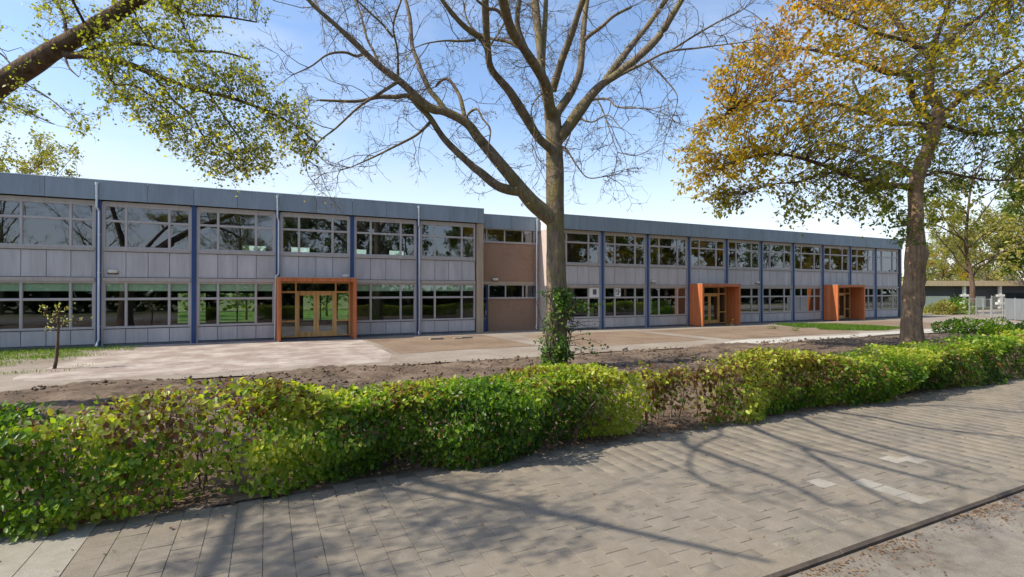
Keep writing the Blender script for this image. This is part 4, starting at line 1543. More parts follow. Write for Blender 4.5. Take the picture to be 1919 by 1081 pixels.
lt.limb('b9', [(120, 100), (123, 113), (130, 128), (146, 143)], 5, 2, dt=-.5, parent='L')
lt.limb('b10', [(42, 135), (47, 155), (87, 180), (127, 213)], 3.5, 1.5, dt=-.7, parent='L')
lt.limb('b14', [(-60, 160), (-20, 178), (20, 196), (60, 214), (100, 232)], 5, 2, 10.6, 9.9)
lt.limb('b11', [(-40, 75), (0, 100), (12, 112), (24, 126)], 4, 2.5, 10.9, 10.5)
lt.limb('b12', [(275, -15), (320, 10), (360, 25), (420, 30), (480, 40)], 8, 3, dt=.8, parent='L')
lt.limb('b13', [(330, 14), (338, 35), (350, 60), (360, 80)], 4, 2, dt=-.4, parent='b12')
lpos = np.array([-8.6, 14.7, 0.0])
pL = lt.limbs['L']['P'][0]
lt.wlimb('trunk', [(-8.6, 14.7, 0), (-8.55, 14.7, 1.5), (-8.4, 14.7, 3.0), (-7.9, 14.68, 4.2), tuple(pL)], .46, .30)
lt.limbs['trunk']['R'][:4] *= np.array([1.3, 1.18, 1.08, 1.03])
lt.wlimb('up', [(-8.1, 14.7, 3.7), (-8.6, 14.9, 5.5), (-9.2, 15.2, 8), (-9.6, 15.4, 11)], .26, .07)
lt.wlimb('street', [(-8.4, 14.65, 3.2), (-7.9, 13.0, 5.2), (-7.0, 10.6, 7.2), (-6.2, 8.2, 8.3), (-5.2, 6.0, 8.9), (-4.2, 4.4, 9.1)], .15, .03)
lt.wlimb('street2', [(-7.2, 10.9, 6.9), (-6.6, 8.6, 7.9), (-5.6, 6.8, 8.4), (-4.6, 5.6, 8.6)], .07, .02)
lt.wlimb('street3', [(-7.0, 10.6, 7.2), (-7.6, 8.4, 8.0), (-8.2, 6.4, 8.4), (-8.8, 4.6, 8.5)], .1, .03)
lt_root = thing('overhanging_tree', 'tree in fresh yellow green leaf reaching in from the left with one thick limb', 'tree', tuple(lpos))
V, F = lt.mesh_parts(['trunk'], 18, .05)
inst('trunk', np_mesh('trunk', V - lpos, F, M['bark_l'], smooth=True), lt_root, tuple(lpos))
for i, (n, l) in enumerate(lt.limbs.items()):
    if n != 'trunk':
        V, F = bark_tube(l['P'], l['R'], 12 if n == 'L' else 7, 40 + i, .06)
        inst('limb', np_mesh('limb', V - lpos, F, M['bark_l'], smooth=True), lt_root, tuple(lpos))
polyA = [(150, 70), (200, 20), (250, -60), (480, -60), (515, 20), (480, 90), (488, 140), (560, 165), (588, 225), (602, 290), (545, 322), (470, 332), (410, 338), (352, 332), (325, 285), (285, 275), (262, 262), (205, 258), (128, 242), (140, 205), (180, 190), (190, 150), (160, 110)]
polyB = [(-120, -60), (210, -60), (150, 40), (80, 80), (40, 180), (90, 200), (70, 225), (-120, 240)]
q = 6000
pxx = rng.uniform(-120, 610, q)
pyy = rng.uniform(-60, 345, q)
dep = 9.9 + rng.uniform(-1.5, 1.5, q) - np.clip(pxx - 100, 0, 500) * .0014
W = np.array([at(a, b, c) for a, b, c in zip(pxx, pyy, dep)])
g2 = sinnoise(91, 1.5, 3)
dens = g2(W)
inA, inB = in_poly(pxx, pyy, polyA), in_poly(pxx, pyy, polyB)
top = pyy < 150
hole = ((pxx - 285) / 60) ** 2 + ((pyy - 118) / 22) ** 2 < 1
lnodes = np.concatenate([l['P'] for k_, l in lt.limbs.items() if k_ not in ('L', 'trunk', 'up', 'street', 'street2', 'street3')])
ldist = np.array([np.linalg.norm(lnodes - w_, axis=1).min() for w_ in W])
okA = inA & (dens > np.where(top, -.6, -.15)) & ~hole & (ldist < np.where(top, .95, .6))
okB = inB & (dens > -.2) & (ldist < .75)
okA |= inA & (ldist < .28) & (dens > -1.1)
W = np.concatenate([W[okA][:850], W[okB][:120]])
# leafy shoots over the footpath (above the picture)
Q = np.repeat(np.array([(-8.16, 6.63, 8.5), (-7.78, 6.84, 8.76), (-6.84, 7.11, 8.24), (-6.73, 7.48, 8.51), (-6.55, 7.31, 8.76), (-5.37, 7.49, 8.24), (-7.41, 6.06, 8.51), (-7.11, 6.39, 8.75), (-6.21, 6.45, 8.23), (-6.12, 6.12, 8.52), (-6.27, 5.87, 8.75), (-5.6, 5.71, 8.23), (-5.3, 6.44, 8.52), (-5.25, 6.43, 8.75), (-5.36, 5.37, 8.23), (-6.73, 5.72, 8.53), (-8.61, 7.81, 8.75), (-7.47, 7.92, 8.23), (-4.66, 5.98, 8.53), (-6.22, 6.66, 8.74), (-7.74, 6.99, 8.23), (-8.62, 6.63, 8.54), (-7.41, 6.31, 8.74), (-7.14, 7.42, 8.22), (-7.7, 6.19, 8.54), (-7.24, 5.81, 8.74), (-4.92, 7.28, 8.22), (-6.42, 7.9, 8.55)]), 10, 0)
Q = Q + rng.normal(0, .15, Q.shape) * np.array([1.3, 1, .6])
Q2 = rng.normal((-9.4, 15.3, 10), (2.2, 2.2, 1.6), (150, 3))
W = np.concatenate([W, Q, Q2])


def tint_l(B):
    return np.clip(.5 + .15 * g2(B * .7) + rng.normal(0, .2, len(B)), 0, 1)


nl_ = crown(lt, W, M['bark_l'], M['twig_d'], M['lf_left'], lt_root, lpos, 15, .42, (.04, .085), tint_l, .75, rtw=.007, sag=.05)

# ------------------------------------------------------------------ hedges
def hedge(name, label, x0, x1, dens_f, brown_f, lush, loc, sz=(.035, .10), n_per_m=4300, h0=1.07, yf=6.80, yb=8.15, seed=1, pale=.0):
    root = thing(name, label, 'hedge', loc)
    hn, fn, cn = sinnoise(200 + seed, 1.1, 3), sinnoise(210 + seed, 1.6, 3), sinnoise(220 + seed, 2.6, 3)
    n = int((x1 - x0) * n_per_m)
    x = rng.uniform(x0, x1, n)
    r = rng.random(n)
    z = rng.uniform(.04, 1, n)
    y = np.zeros(n)
    P0 = np.stack([x, np.full(n, 7.2), np.zeros(n)], 1)
    H = h0 + .075 * hn(P0)
    front = r < .46
    topm = (r >= .46) & (r < .80)
    back = (r >= .80) & (r < .92)
    dep_ = np.minimum(rng.exponential(.09, n), .6)
    z = z * H
    Pz = np.stack([x, np.zeros(n), z * 1.6], 1)
    prof = yf + .16 * np.clip(1 - z / .6, 0, 1) + .22 * np.clip((z - .85) / .35, 0, 1) ** 2 - .13 * fn(Pz * 1.4) - .05 * cn(Pz * 1.6)
    y = np.where(front, prof + dep_, y)
    yt = rng.uniform(0, 1, n) * (yb - yf - .2) + yf + .05
    y = np.where(topm, yt, y)
    z = np.where(topm, H - dep_ * .8 + .05 * cn(np.stack([x, yt, z * 0], 1)) - .13 * np.clip((yf + .3 - yt) / .3, 0, 1), z)
    y = np.where(back, yb - dep_, y)
    inner = r >= .92
    y = np.where(inner, rng.uniform(yf + .2, yb - .1, n), y)
    B = np.stack([x, y, z], 1)
    # round the cut ends
    e = np.minimum(x - x0, x1 - x)
    keep = rng.random(n) < np.clip(e / .25, .1, 1) * 1.0
    dn = (dens_f(x, z) + .34 * cn(B * .9)) * (.78 + .3 * np.clip((z - .3) / .6, 0, 1))
    keep &= rng.random(n) < np.clip(dn, .03, 1)
    keep &= z > .05
    B, front, topm, back = B[keep], front[keep], topm[keep], back[keep]
    m = len(B)
    O = np.where(front[:, None], np.array([0, -1., .35]), np.where(topm[:, None], np.array([0, -.15, 1.]), np.where(back[:, None], np.array([0, 1., .3]), np.array([0, 0, .5]))))
    N_ = O + rng.normal(0, .42, (m, 3))
    A_ = np.where(front[:, None], np.array([0, -.35, -.75]), np.array([0, -.2, -.1])) + rng.normal(0, .55, (m, 3))
    br = brown_f(B[:, 0], B[:, 2]) + .10 * cn(B * 1.7)
    is_br = rng.random(m) < np.clip(br, 0, .9)
    tint = np.where(is_br, rng.uniform(.89, 1, m), np.clip(lush - .06 + .20 * fn(B * .9) + .10 * cn(B * 1.2) + rng.normal(0, .19, m) + .26 * np.clip((B[:, 2] - .85) / .2, 0, 1) - .08 * np.clip((.7 - B[:, 2]) / .5, 0, 1), 0, .87))  # height terms paint in sunlit leaves on top and shaded ones low down
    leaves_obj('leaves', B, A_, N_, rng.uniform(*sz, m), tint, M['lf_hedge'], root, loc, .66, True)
    # stems and twigs
    ns = int((x1 - x0) * 7)
    sx = np.sort(rng.uniform(x0 + .1, x1 - .1, ns))
    sy = rng.uniform(yf + .3, yb - .4, ns)
    S = np.stack([sx, sy, np.full(ns, -.02)], 1)
    P1 = walk(S, np.stack([rng.normal(0, .12, ns), rng.normal(0, .12, ns), np.ones(ns)], 1), rng.uniform(.85, 1.08, ns), 8, .10, .05)
    R1 = np.linspace(.017, .006, 8)[None] * rng.uniform(.7, 1.3, ns)[:, None]
    S2, D2_, f2 = kids(P1, 12, .15, 1., .9)
    P2 = walk(S2, D2_, rng.uniform(.15, .55, len(S2)), 5, .22, .06)
    R2 = np.broadcast_to(np.linspace(.0055, .002, 5), (len(S2), 5))
    S3, D3, f3 = kids(P2, 3, .3, 1., .9)
    P3 = walk(S3, D3, rng.uniform(.08, .22, len(S3)), 4, .2, .03)
    R3 = np.broadcast_to(np.linspace(.003, .0016, 4), (len(S3), 4))
    for PP in (P2, P3):
        PP[..., 2] = np.minimum(PP[..., 2], h0 + .04)
        PP[..., 1] = np.clip(PP[..., 1], yf - .02, yb + .02)
    V, F = join([tubes(P1, R1, 5), tubes(P2, R2, 3), tubes(P3, R3, 3)])
    o = inst('stems', np_mesh('stems', V - np.array(loc), F, M['twig_h']), root, loc)
    o['kind'] = 'stuff'
    return m


def dl(x, z):
    d = .98 - .62 * np.exp(-((x + .55) / .5) ** 2) - .45 * np.exp(-((x - 1.75) / .3) ** 2) * (z < .8) - .45 * np.exp(-((x - 4.15) / .35) ** 2) * (z < .75) - .35 * np.exp(-((x + 2.2) / .5) ** 2) * (z > .6) - .3 * np.exp(-((x - 2.6) / .25) ** 2)
    d -= .35 * (z < .3) * (x < 1.3) * (x > -1.4)
    return d


def bl(x, z):
    return .04 + .5 * np.exp(-((x + 1.0) / .9) ** 2) * (z > .85) + .25 * np.exp(-((x - 1.8) / .5) ** 2) + .25 * np.exp(-((x - 4.0) / .5) ** 2) * (z > .5)


h1n = hedge('hedge', 'leafy green hedge with a thin see-through stretch, in the left foreground', -6.5, 5.75, dl, bl, .50, (0, 7.4, 0), seed=1)


def dr(x, z):
    return .95 - .72 * np.exp(-((x - 6.9) / 1.2) ** 2) - .45 * np.exp(-((x - 9.4) / 1.2) ** 2) * (z > .35)


def brr(x, z):
    return .05 + .75 * np.exp(-((x - 6.9) / 1.3) ** 2) + .35 * np.exp(-((x - 10.0) / 1.6) ** 2) * (z > .55) + .1 * np.exp(-((x - 16) / 1.5) ** 2)


h2n = hedge('hedge', 'lime green hedge whose brown twiggy end faces the break in front of the bare tree', 5.95, 18, dr, brr, .60, (12, 7.4, 0), sz=(.035, .105), n_per_m=3500, seed=2)
h3n = hedge('hedge', 'far end of the lime green hedge, beside the amber tree', 18.0, 44, lambda x, z: .95 + 0 * x, lambda x, z: .07 + 0 * x, .62,
            (30, 7.4, 0), sz=(.08, .15), n_per_m=1100, seed=3, h0=1.08)

# ------------------------------------------------------------------ litter and grass
def flat_litter(name, xy, size, mat, z=.008):
    n = len(xy)
    B = np.concatenate([xy, np.full((n, 1), z) + rng.random((n, 1)) * .012], 1)
    a = rng.uniform(0, 6.28, n)
    A = np.stack([np.cos(a), np.sin(a), rng.normal(0, .15, n)], 1)
    N_ = np.stack([rng.normal(0, .25, n), rng.normal(0, .25, n), np.ones(n)], 1)
    V, F, k = leaf_geo(B, A, N_, rng.uniform(*size, n), .6, True, .2)
    o = inst(name, np_mesh(name, V, F, mat, {'tint': np.repeat(rng.random(n), k)}), None, (0, 0, 0))
    o['kind'] = 'stuff'
    return o


n = 5200
lx = rng.uniform(-5, 22, n)
ly = 7.0 + np.abs(rng.normal(0, .45, n))
ly = np.where(rng.random(n) < .05, 7.0 - rng.exponential(.16, n), ly)
flat_litter('fallen_leaves', np.stack([lx, ly], 1), (.03, .07), M['lf_dead'], .02)
n = 1500
lx = rng.choice([4.5, 5.6, 7.2, 7.6, 8.3, 9.4, 11, 14], n) + rng.normal(0, .35, n)
ly = 3.03 - np.abs(rng.exponential(.13, n))
flat_litter('kerb_litter', np.stack([lx, ly], 1), (.012, .035), M['lf_dead'], -.045)
n = 160
flat_litter('pavement_litter', np.stack([rng.uniform(-2, 14, n), rng.uniform(3.4, 6.6, n)], 1), (.015, .04), M['lf_dead'], .006)


n = 3800
cx_, cy_ = rng.uniform(-8, 30, n), rng.uniform(8.2, 17.2, n)
cs = rng.uniform(.02, .07, n) * np.where(rng.random(n) < .1, 1.6, 1)
O = np.array([[1, 0, 0], [0, 1, 0], [-1, 0, 0], [0, -1, 0], [0, 0, .75], [0, 0, -.6]], float)
V = O[None] * cs[:, None, None] * rng.uniform(.6, 1.35, (n, 6, 1))
a = rng.uniform(0, 6.28, n)
V = np.stack([V[..., 0] * np.cos(a)[:, None] - V[..., 1] * np.sin(a)[:, None], V[..., 0] * np.sin(a)[:, None] + V[..., 1] * np.cos(a)[:, None], V[..., 2]], -1)
V = V + np.stack([cx_, cy_, .05 + 0 * cx_], 1)[:, None]
F = np.array([[0, 1, 4], [1, 2, 4], [2, 3, 4], [3, 0, 4], [1, 0, 5], [2, 1, 5], [3, 2, 5], [0, 3, 5]])
F = (np.arange(n) * 6)[:, None, None] + F[None]
tag(inst('soil_clods', np_mesh('soil_clods', V.reshape(-1, 3), F.reshape(-1, 3), M['soil']), None, (0, 0, 0)), kind='stuff')
n = 2200
flat_litter('leaf_litter', np.stack([rng.uniform(-8, 28, n), rng.uniform(8, 16.5, n)], 1), (.03, .075), M['lf_dead'], .06)


def grass(name, xy, h, tint_lo=0.0, tint_hi=1.0):
    n = len(xy)
    B = np.concatenate([xy, np.zeros((n, 1))], 1)
    A = np.stack([rng.normal(0, .45, n), rng.normal(0, .45, n), np.ones(n)], 1)
    V, F, k = leaf_geo(B, A, rng.normal(size=(n, 3)), rng.uniform(*h, n), .16, False, .1)
    o = inst(name, np_mesh(name, V, F, M['grass'], {'tint': np.repeat(rng.uniform(tint_lo, tint_hi, n), k)}), None, (0, 0, 0))
    o['kind'] = 'stuff'
    return o


gN = sinnoise(301, 1.6, 3)
q = 60000
gx, gy = rng.uniform(-13.5, -5.0, q), rng.uniform(20.2, 28.4, q)
gP = np.stack([gx, gy, 0 * gx], 1)
lim = gN(gP) + (-5.9 - gx) * .35 + (gy - 23.2) * .22 - .35
sel = lim > rng.uniform(0, 1.2, q)
grass('grass', gP[sel][:17000, :2], (.04, .15), .15, 1)
gq = np.array([at(a, b, CAMH / ((b - HOR) / FPX))[:2] for a, b in [(1452, 608.5), (1500, 607.5), (1560, 608.5), (1620, 611), (1690, 615), (1660, 619.5), (1590, 619.5), (1540, 618), (1490, 613)]])
q = 60000
gx, gy = rng.uniform(gq[:, 0].min(), gq[:, 0].max(), q), rng.uniform(gq[:, 1].min(), gq[:, 1].max(), q)
sel = in_poly(gx, gy, [tuple(p) for p in gq]) & (gN(np.stack([gx, gy, 0 * gx], 1)) > -.75)
grass('grass', np.stack([gx, gy], 1)[sel][:22000], (.06, .19), 0, .8)
q = 2600
gx, gy = rng.uniform(-5, 30, q), rng.uniform(8.3, 17, q)
sel = gN(np.stack([gx, gy, 0 * gx], 1) * .7) > 1.0
grass('grass', np.stack([gx, gy], 1)[sel], (.04, .12), .2, 1)

q = 700
jx = SLAB_X + np.round(rng.uniform(0, 17, q) / TS) * TS + rng.normal(0, .006, q)
jy = np.where(rng.random(q) < .55, 6.6 + rng.normal(0, .25, q), 3.36 + np.abs(rng.normal(0, .12, q)))
grass('joint_weeds', np.stack([jx, jy], 1), (.012, .05), .2, 1)

# little heaps and stones on the soil
def stone(name, label, loc, s, mat, cat='stone'):
    f = sinnoise(int(abs(loc[0] * 37)) + 5, 5, 2)
    vs, fs = [], []
    nu, nv = 10, 6
    for i in range(nv + 1):
        for j in range(nu):
            th, ph = math.pi * i / nv, 2 * math.pi * j / nu
            d = np.array([math.sin(th) * math.cos(ph), math.sin(th) * math.sin(ph), math.cos(th)])
            r = 1 + .22 * f(d)
            vs.append((d * r * np.array(s)).tolist())
    for i in range(nv):
        for j in range(nu):
            k = (j + 1) % nu
            fs.append((i * nu + j, (i + 1) * nu + j, (i + 1) * nu + k, i * nu + k))
    o = MB().poly(vs, fs).build(name, mat, None, loc)
    return tag(o, label, cat)


gp = lambda a, b: at(a, b, CAMH / ((b - HOR) / FPX))
p = gp(1172, 657)
stone('stone', 'small pale lump on the path right of the bare tree', (p[0], p[1], .07), (.13, .10, .08), M['court'])
p = gp(818, 636)
tag(MB().box(-.35, -.2, 0, .35, .2, .05).box(-.33, -.18, .05, .30, .17, .09).build('paving_slab', M['court'], None, (p[0], p[1], .009)), 'pale slabs lying on the tan dirt, nearer the orange portal', 'slab')
p = gp(868, 634)
tag(MB().box(-.5, -.16, 0, .5, .16, .05).box(-.1, -.13, .05, .46, .14, .085).build('paving_slab', M['court'], None, (p[0], p[1], .009)), 'pale slabs lying on the tan dirt, nearer the brick recess', 'slab')


def weed(label, px, py, r, n, mat, hgt=.25):
    p = gp(px, py)
    p[2] = 0
    root = thing('weed', label, 'weed', tuple(map(float, p)))
    S = np.repeat(p[None], 14, 0) + rng.normal(0, r * .4, (14, 3)) * np.array([1, 1, 0])
    P = walk(S, rng.normal(0, .9, (14, 3)) + np.array([0, 0, .8]), rng.uniform(.5, 1, 14) * hgt * 1.6, 5, .2, 0)
    P[..., 2] = np.maximum(P[..., 2], .01)
    V, F = tubes(P, np.broadcast_to(np.linspace(.006, .002, 5), (14, 5)), 3)
    inst('stems', np_mesh('stems', V - p, F, M['twig']), root, tuple(p))
    B = P[rng.integers(0, 14, n), rng.integers(1, 5, n)] + rng.normal(0, .05, (n, 3))
    B[:, 2] = np.maximum(B[:, 2], .02)
    leaves_obj('leaves', B, rng.normal(size=(n, 3)), rng.normal(0, .5, (n, 3)) + np.array([0, 0, 1]), rng.uniform(.06, .13, n), rng.random(n), mat, root, tuple(p), .5)


weed('straggly weed on the ground before the middle orange portal', 1362, 611, .5, 90, M['lf_pale'], .35)
weed('straggly weed on the dirt right of the middle orange portal', 1447, 616, .5, 80, M['lf_green'], .35)
weed('low weed on the dirt in front of the strip of grass', 1492, 620, .3, 60, M['lf_green'], .25)

# sapling on the left grass
sp_ = gp(105, 691)
sp_[2] = 0
sap = thing('sapling', 'thin young tree with a few cream green leaves on the left grass patch', 'tree', tuple(map(float, sp_)))
ts = CAMH / ((691 - HOR) / FPX)
st = Tree()
st.limb('trunk', [(103, 691), (107, 670), (109, 640), (110, 610), (107, 588), (108, 572)], 6.5, 3, ts, ts)
st.limb('s1', [(109, 606), (96, 600), (84, 582), (78, 578)], 2.5, 1.2, ts, ts - .3)
st.limb('s2', [(110, 612), (122, 604), (138, 600), (158, 596)], 2.5, 1.2, ts, ts + .3)
st.limb('s3', [(110, 618), (98, 616), (88, 618)], 2, 1, ts, ts - .2)
st.limb('s4', [(108, 590), (118, 584), (134, 578)], 2, 1, ts, ts)
V, F = st.mesh_parts(['trunk'], 8, .05)
inst('trunk', np_mesh('trunk', V - sp_, F, M['bark_l'], smooth=True), sap, tuple(sp_))
V, F = st.mesh_parts(['s1', 's2', 's3', 's4'], 5, .05)
inst('branches', np_mesh('branches', V - sp_, F, M['bark_l']), sap, tuple(sp_))
nd = np.concatenate([st.limbs[k]['P'][4:] for k in ('s1', 's2', 's3', 's4')] + [st.limbs['trunk']['P'][-7:]])
B = nd[rng.integers(0, len(nd), 95)] + rng.normal(0, .06, (95, 3))
leaves_obj('leaves', B, rng.normal(0, .6, B.shape) + np.array([0, 0, .5]), rng.normal(0, .6, B.shape) + np.array([0, -.3, .6]), rng.uniform(.06, .12, 95), rng.random(95), M['lf_sap'], sap, tuple(sp_), .55, True)

# ------------------------------------------------------------------ trees further off
def gen_tree(seed, H, R, n_leaf, leafsz, bark, twigm, leafm, crown_lo=.3, trunk_r=.22):
    """returns trunk mesh, twig mesh, leaf mesh for a free-standing tree at the origin"""
    global rng
    keep = rng
    rng = np.random.default_rng(seed)
    tr = catmull(np.array([(0, 0, -.1), (.05, 0, H * .18), (rng.normal(0, .15), rng.normal(0, .15), H * .4), (rng.normal(0, .3), rng.normal(0, .3), H * .7), (rng.normal(0, .4), rng.normal(0, .4), H * .93)]), 6)
    trr = np.linspace(trunk_r, trunk_r * .12, len(tr))
    nb = 17
    f = np.linspace(crown_lo, .95, nb)
    S = np.array([[np.interp(q, np.linspace(0, 1, len(tr)), tr[:, i]) for i in range(3)] for q in f])
    a = np.arange(nb) * 2.4 + rng.normal(0, .3, nb)
    el = rng.uniform(.25, .75, nb) + f * .4
    Dr = np.stack([np.cos(a) * np.cos(el), np.sin(a) * np.cos(el), np.sin(el)], 1)
    L = R * np.sqrt(np.clip(1.05 - ((f - .45) / .62) ** 2, .1, 1)) * rng.uniform(.8, 1.1, nb)
    P1 = walk(S, Dr, L, 8, .13, .05)
    R1 = np.linspace(1, .2, 8)[None] * (trunk_r * .38 * (1.1 - f * .6))[:, None]
    S2, D2_, f2 = kids(P1, 8, .2, 1., .85)
    P2 = walk(S2, D2_, np.repeat(L, 8) * rng.uniform(.2, .45, len(S2)), 6, .2, .03)
    R2 = np.broadcast_to(np.linspace(.022, .007, 6), (len(S2), 6))
    S3, D3, f3 = kids(P2, 5, .25, 1., .9)
    P3 = walk(S3, D3, rng.uniform(.35, 1.1, len(S3)), 5, .22, .0)
    R3 = np.broadcast_to(np.linspace(.009, .004, 5), (len(S3), 5))
    tv = join([bark_tube(tr, trr, 12, seed, .06), tubes(P1, R1, 7)])
    wv = join([tubes(P2, R2, 4), tubes(P3, R3, 3)])
    pts = P3[rng.integers(0, len(P3), n_leaf), rng.integers(1, 5, n_leaf)] + rng.normal(0, .12, (n_leaf, 3))
    gnz = sinnoise(seed + 5, .8, 2)
    pts = pts[gnz(pts) > -.9]
    V, F, k = leaf_geo(pts, rng.normal(0, .7, pts.shape) + np.array([0, 0, -.3]), rng.normal(0, .6, pts.shape) + np.array([0, 0, .8]), rng.uniform(*leafsz, len(pts)), .65)
    tt = np.clip(.5 + .2 * gnz(pts * 1.3) + rng.normal(0, .2, len(pts)), 0, 1)
    out = (np_mesh('trunk', tv[0], tv[1], bark, smooth=True), np_mesh('twigs', wv[0], wv[1], twigm), np_mesh('foliage', V, F, leafm, {'tint': np.repeat(tt, k)}))
    rng = keep
    return out


def put_tree(meshes, name, label, x, y, rz, s, group=None):
    root = thing(name, label, 'tree', (x, y, 0), group)
    root.rotation_euler = (0, 0, rz)
    root.scale = (s, s, s)
    for nme, me in zip(('trunk', 'twigs', 'foliage'), meshes):
        o = bpy.data.objects.new(nme, me)
        COL.objects.link(o)
        o.parent = root
        if nme != 'trunk':
            o['kind'] = 'stuff'
    return root


t_green = gen_tree(401, 11, 4.8, 9000, (.2, .36), M['bark_l'], M['twig_d'], M['lf_green'], .22)
t_pale = gen_tree(402, 10, 4.4, 8000, (.12, .24), M['bark_l'], M['twig'], M['lf_pale'], .2)
t_amber = gen_tree(403, 12, 5.4, 11000, (.24, .44), M['bark_l'], M['twig_d'], M['lf_right'], .25)
t_slim = gen_tree(405, 12, 5.4, 9000, (.16, .3), M['bark_l'], M['twig'], M['lf_pale'], .28, .2)
t_bare = gen_tree(404, 13, 5.6, 2600, (.08, .16), M['bark'], M['twig_d'], M['lf_left'], .28, .3)

# behind the near roof at the left, and behind the far end
p = at(70, 330, 47)
put_tree(t_pale, 'rear_tree', 'pale yellow tree showing over the roof at the far left', p[0], p[1], .4, 1.42)
p = at(-70, 330, 52)
put_tree(t_pale, 'rear_tree', 'second pale tree behind the roof, cut by the left picture edge', p[0], p[1], 2.2, 1.45)
# trees behind the school seen through its glass
for i, (x, y, m_, s) in enumerate(((-9, 52, t_green, .55), (-1.5, 50, t_green, .5), (5.5, 54, t_green, .55), (13, 56, t_green, .5), (41, 58, t_pale, .55), (60, 57, t_green, .6))):
    put_tree(m_, 'rear_tree', 'low leafy tree on the lawn behind the school, seen through its windows', x, y, i * 1.3, s, 'trees behind the school')
# right background
RB = [(1822, 55, t_slim, 1.5, 'slim thinly leaved tree standing before the low charcoal house'),
      (1765, 92, t_pale, 1.15, 'pale yellow tree behind the low house, nearest the school end'),
      (1800, 100, t_amber, 1.0, 'amber tinged tree behind the low house, between two pale trees'),
      (1850, 84, t_pale, 1.35, 'broad pale green tree behind the right half of the low house'),
      (1895, 88, t_pale, 1.3, 'pale yellow tree behind the low house, near the right edge'),
      (1935, 70, t_pale, 1.5, 'tall pale tree at the far right edge above the grey panel fence'),
      (1740, 110, t_green, 1.0, 'green tree showing between the school end and the amber tree trunk'),
      (1960, 56, t_green, 1.5, 'tall green tree beyond the right picture edge')]
for i, (px, t, m_, s, lab) in enumerate(RB):
    p = at(px, 560, t)
    put_tree(m_, 'background_tree', lab, p[0], p[1], i * 1.7, s, 'trees round the low house')
# distant wood closing the horizon on the right and behind everything
def wood(name, pts, n, hgt, sz, mat, depth=8):
    pts = np.array(pts, float)
    L = np.concatenate([[0], np.cumsum(np.linalg.norm(np.diff(pts, axis=0), axis=1))])
    q = rng.uniform(0, L[-1], n)
    x, y = np.interp(q, L, pts[:, 0]), np.interp(q, L, pts[:, 1])
    f = sinnoise(777 + n, .09, 4)
    Pq = np.stack([x, y, 0 * x], 1)
    H = hgt * (.8 + .22 * f(Pq))
    z = H * rng.random(n) ** .8
    B = np.stack([x + rng.normal(0, depth / 3, n), y + rng.normal(0, depth / 3, n), z], 1)
    V, F, k = leaf_geo(B, rng.normal(size=B.shape), rng.normal(0, .6, B.shape) + np.array([0, 0, .7]), rng.uniform(*sz, n), .8)
    o = inst(name, np_mesh(name, V, F, mat, {'tint': np.repeat(np.clip(.45 + .22 * f(B * 3) + rng.normal(0, .15, n), 0, 1), k)}), None, (0, 0, 0))
    o['kind'] = 'stuff'
    return o


wood('distant_wood', [(60, 130), (110, 105), (150, 70), (190, 20)], 9000, 6.5, (.7, 1.5), M['lf_pale'])
wood('distant_wood', [(-60, 72), (0, 76), (50, 80), (75, 78)], 7000, 4.0, (.4, .9), M['lf_green'], 5)
# across the street: what the school's windows mirror
wood('street_shrubbery', [(-60, -24), (0, -22), (60, -22), (150, -26)], 26000, 6.2, (.6, 1.3), M['lf_dark'], 5)
AC = [(-26, -17, t_bare, 1.0), (-17, -15, t_bare, 1.05), (-3, -15, t_bare, 1.0), (4, -16, t_green, 1.05), (11, -15, t_green, 1.15), (19, -17, t_green, 1.2), (27, -15, t_green, 1.1),
      (36, -16, t_amber, 1.15), (46, -18, t_amber, 1.2), (56, -16, t_amber, 1.25), (67, -18, t_amber, 1.3), (79, -17, t_amber, 1.35), (92, -18, t_green, 1.35), (106, -17, t_amber, 1.4), (122, -18, t_amber, 1.45)]
for i, (x, y, m_, s) in enumerate(AC):
    put_tree(m_, 'street_tree', 'street tree across the road, mirrored in the school windows', x, y, i * 2.1, s, 'trees across the road')

# ------------------------------------------------------------------ low house, shrubs and gate at the far right
ht = 74
hc = at(1765, 545, ht)
house = thing('low_house', 'low flat roofed charcoal house with white panels and pale fascia at the far right', 'house', (float(hc[0]), float(hc[1]), 0))
house.rotation_euler = (0, 0, -YAW)


def hpart(name, mb, mat, loc=(0, 0, 0)):
    o = bpy.data.objects.new(name, mb.mesh(name, mat))
    COL.objects.link(o)
    o.parent = house
    o.location = loc
    return o


hpart('wall', MB().box(-4, 0, 0, 22, 8, 3.2), M['charcoal'])
hpart('roof', MB().box(-5.2, -1.2, 3.21, 23, 9, 3.95), M['tanfascia'])
for k, xx in enumerate((2.6, 7.7, 13.5)):
    hpart('pillar', MB().box(xx - .16, -.9, 0, xx + .16, -.6, 3.2).box(xx - .55, -.95, 1.7, xx + .55, -.55, 2.0).box(xx - .5, -.95, .55, xx + .5, -.55, .9), M['white'])
hpart('garage_door', MB().box(-2.6, -.05, .1, 1.2, -.001, 1.75), M['white'])
hpart('garage_door', MB().box(3.9, -.05, .1, 6.3, -.001, 1.7), M['white'])
hpart('window', MB().box(9.0, -.05, .9, 12.0, -.001, 2.2), M['glass'])
hpart('window', MB().box(15.0, -.05, .9, 18.0, -.001, 2.2), M['glass'])


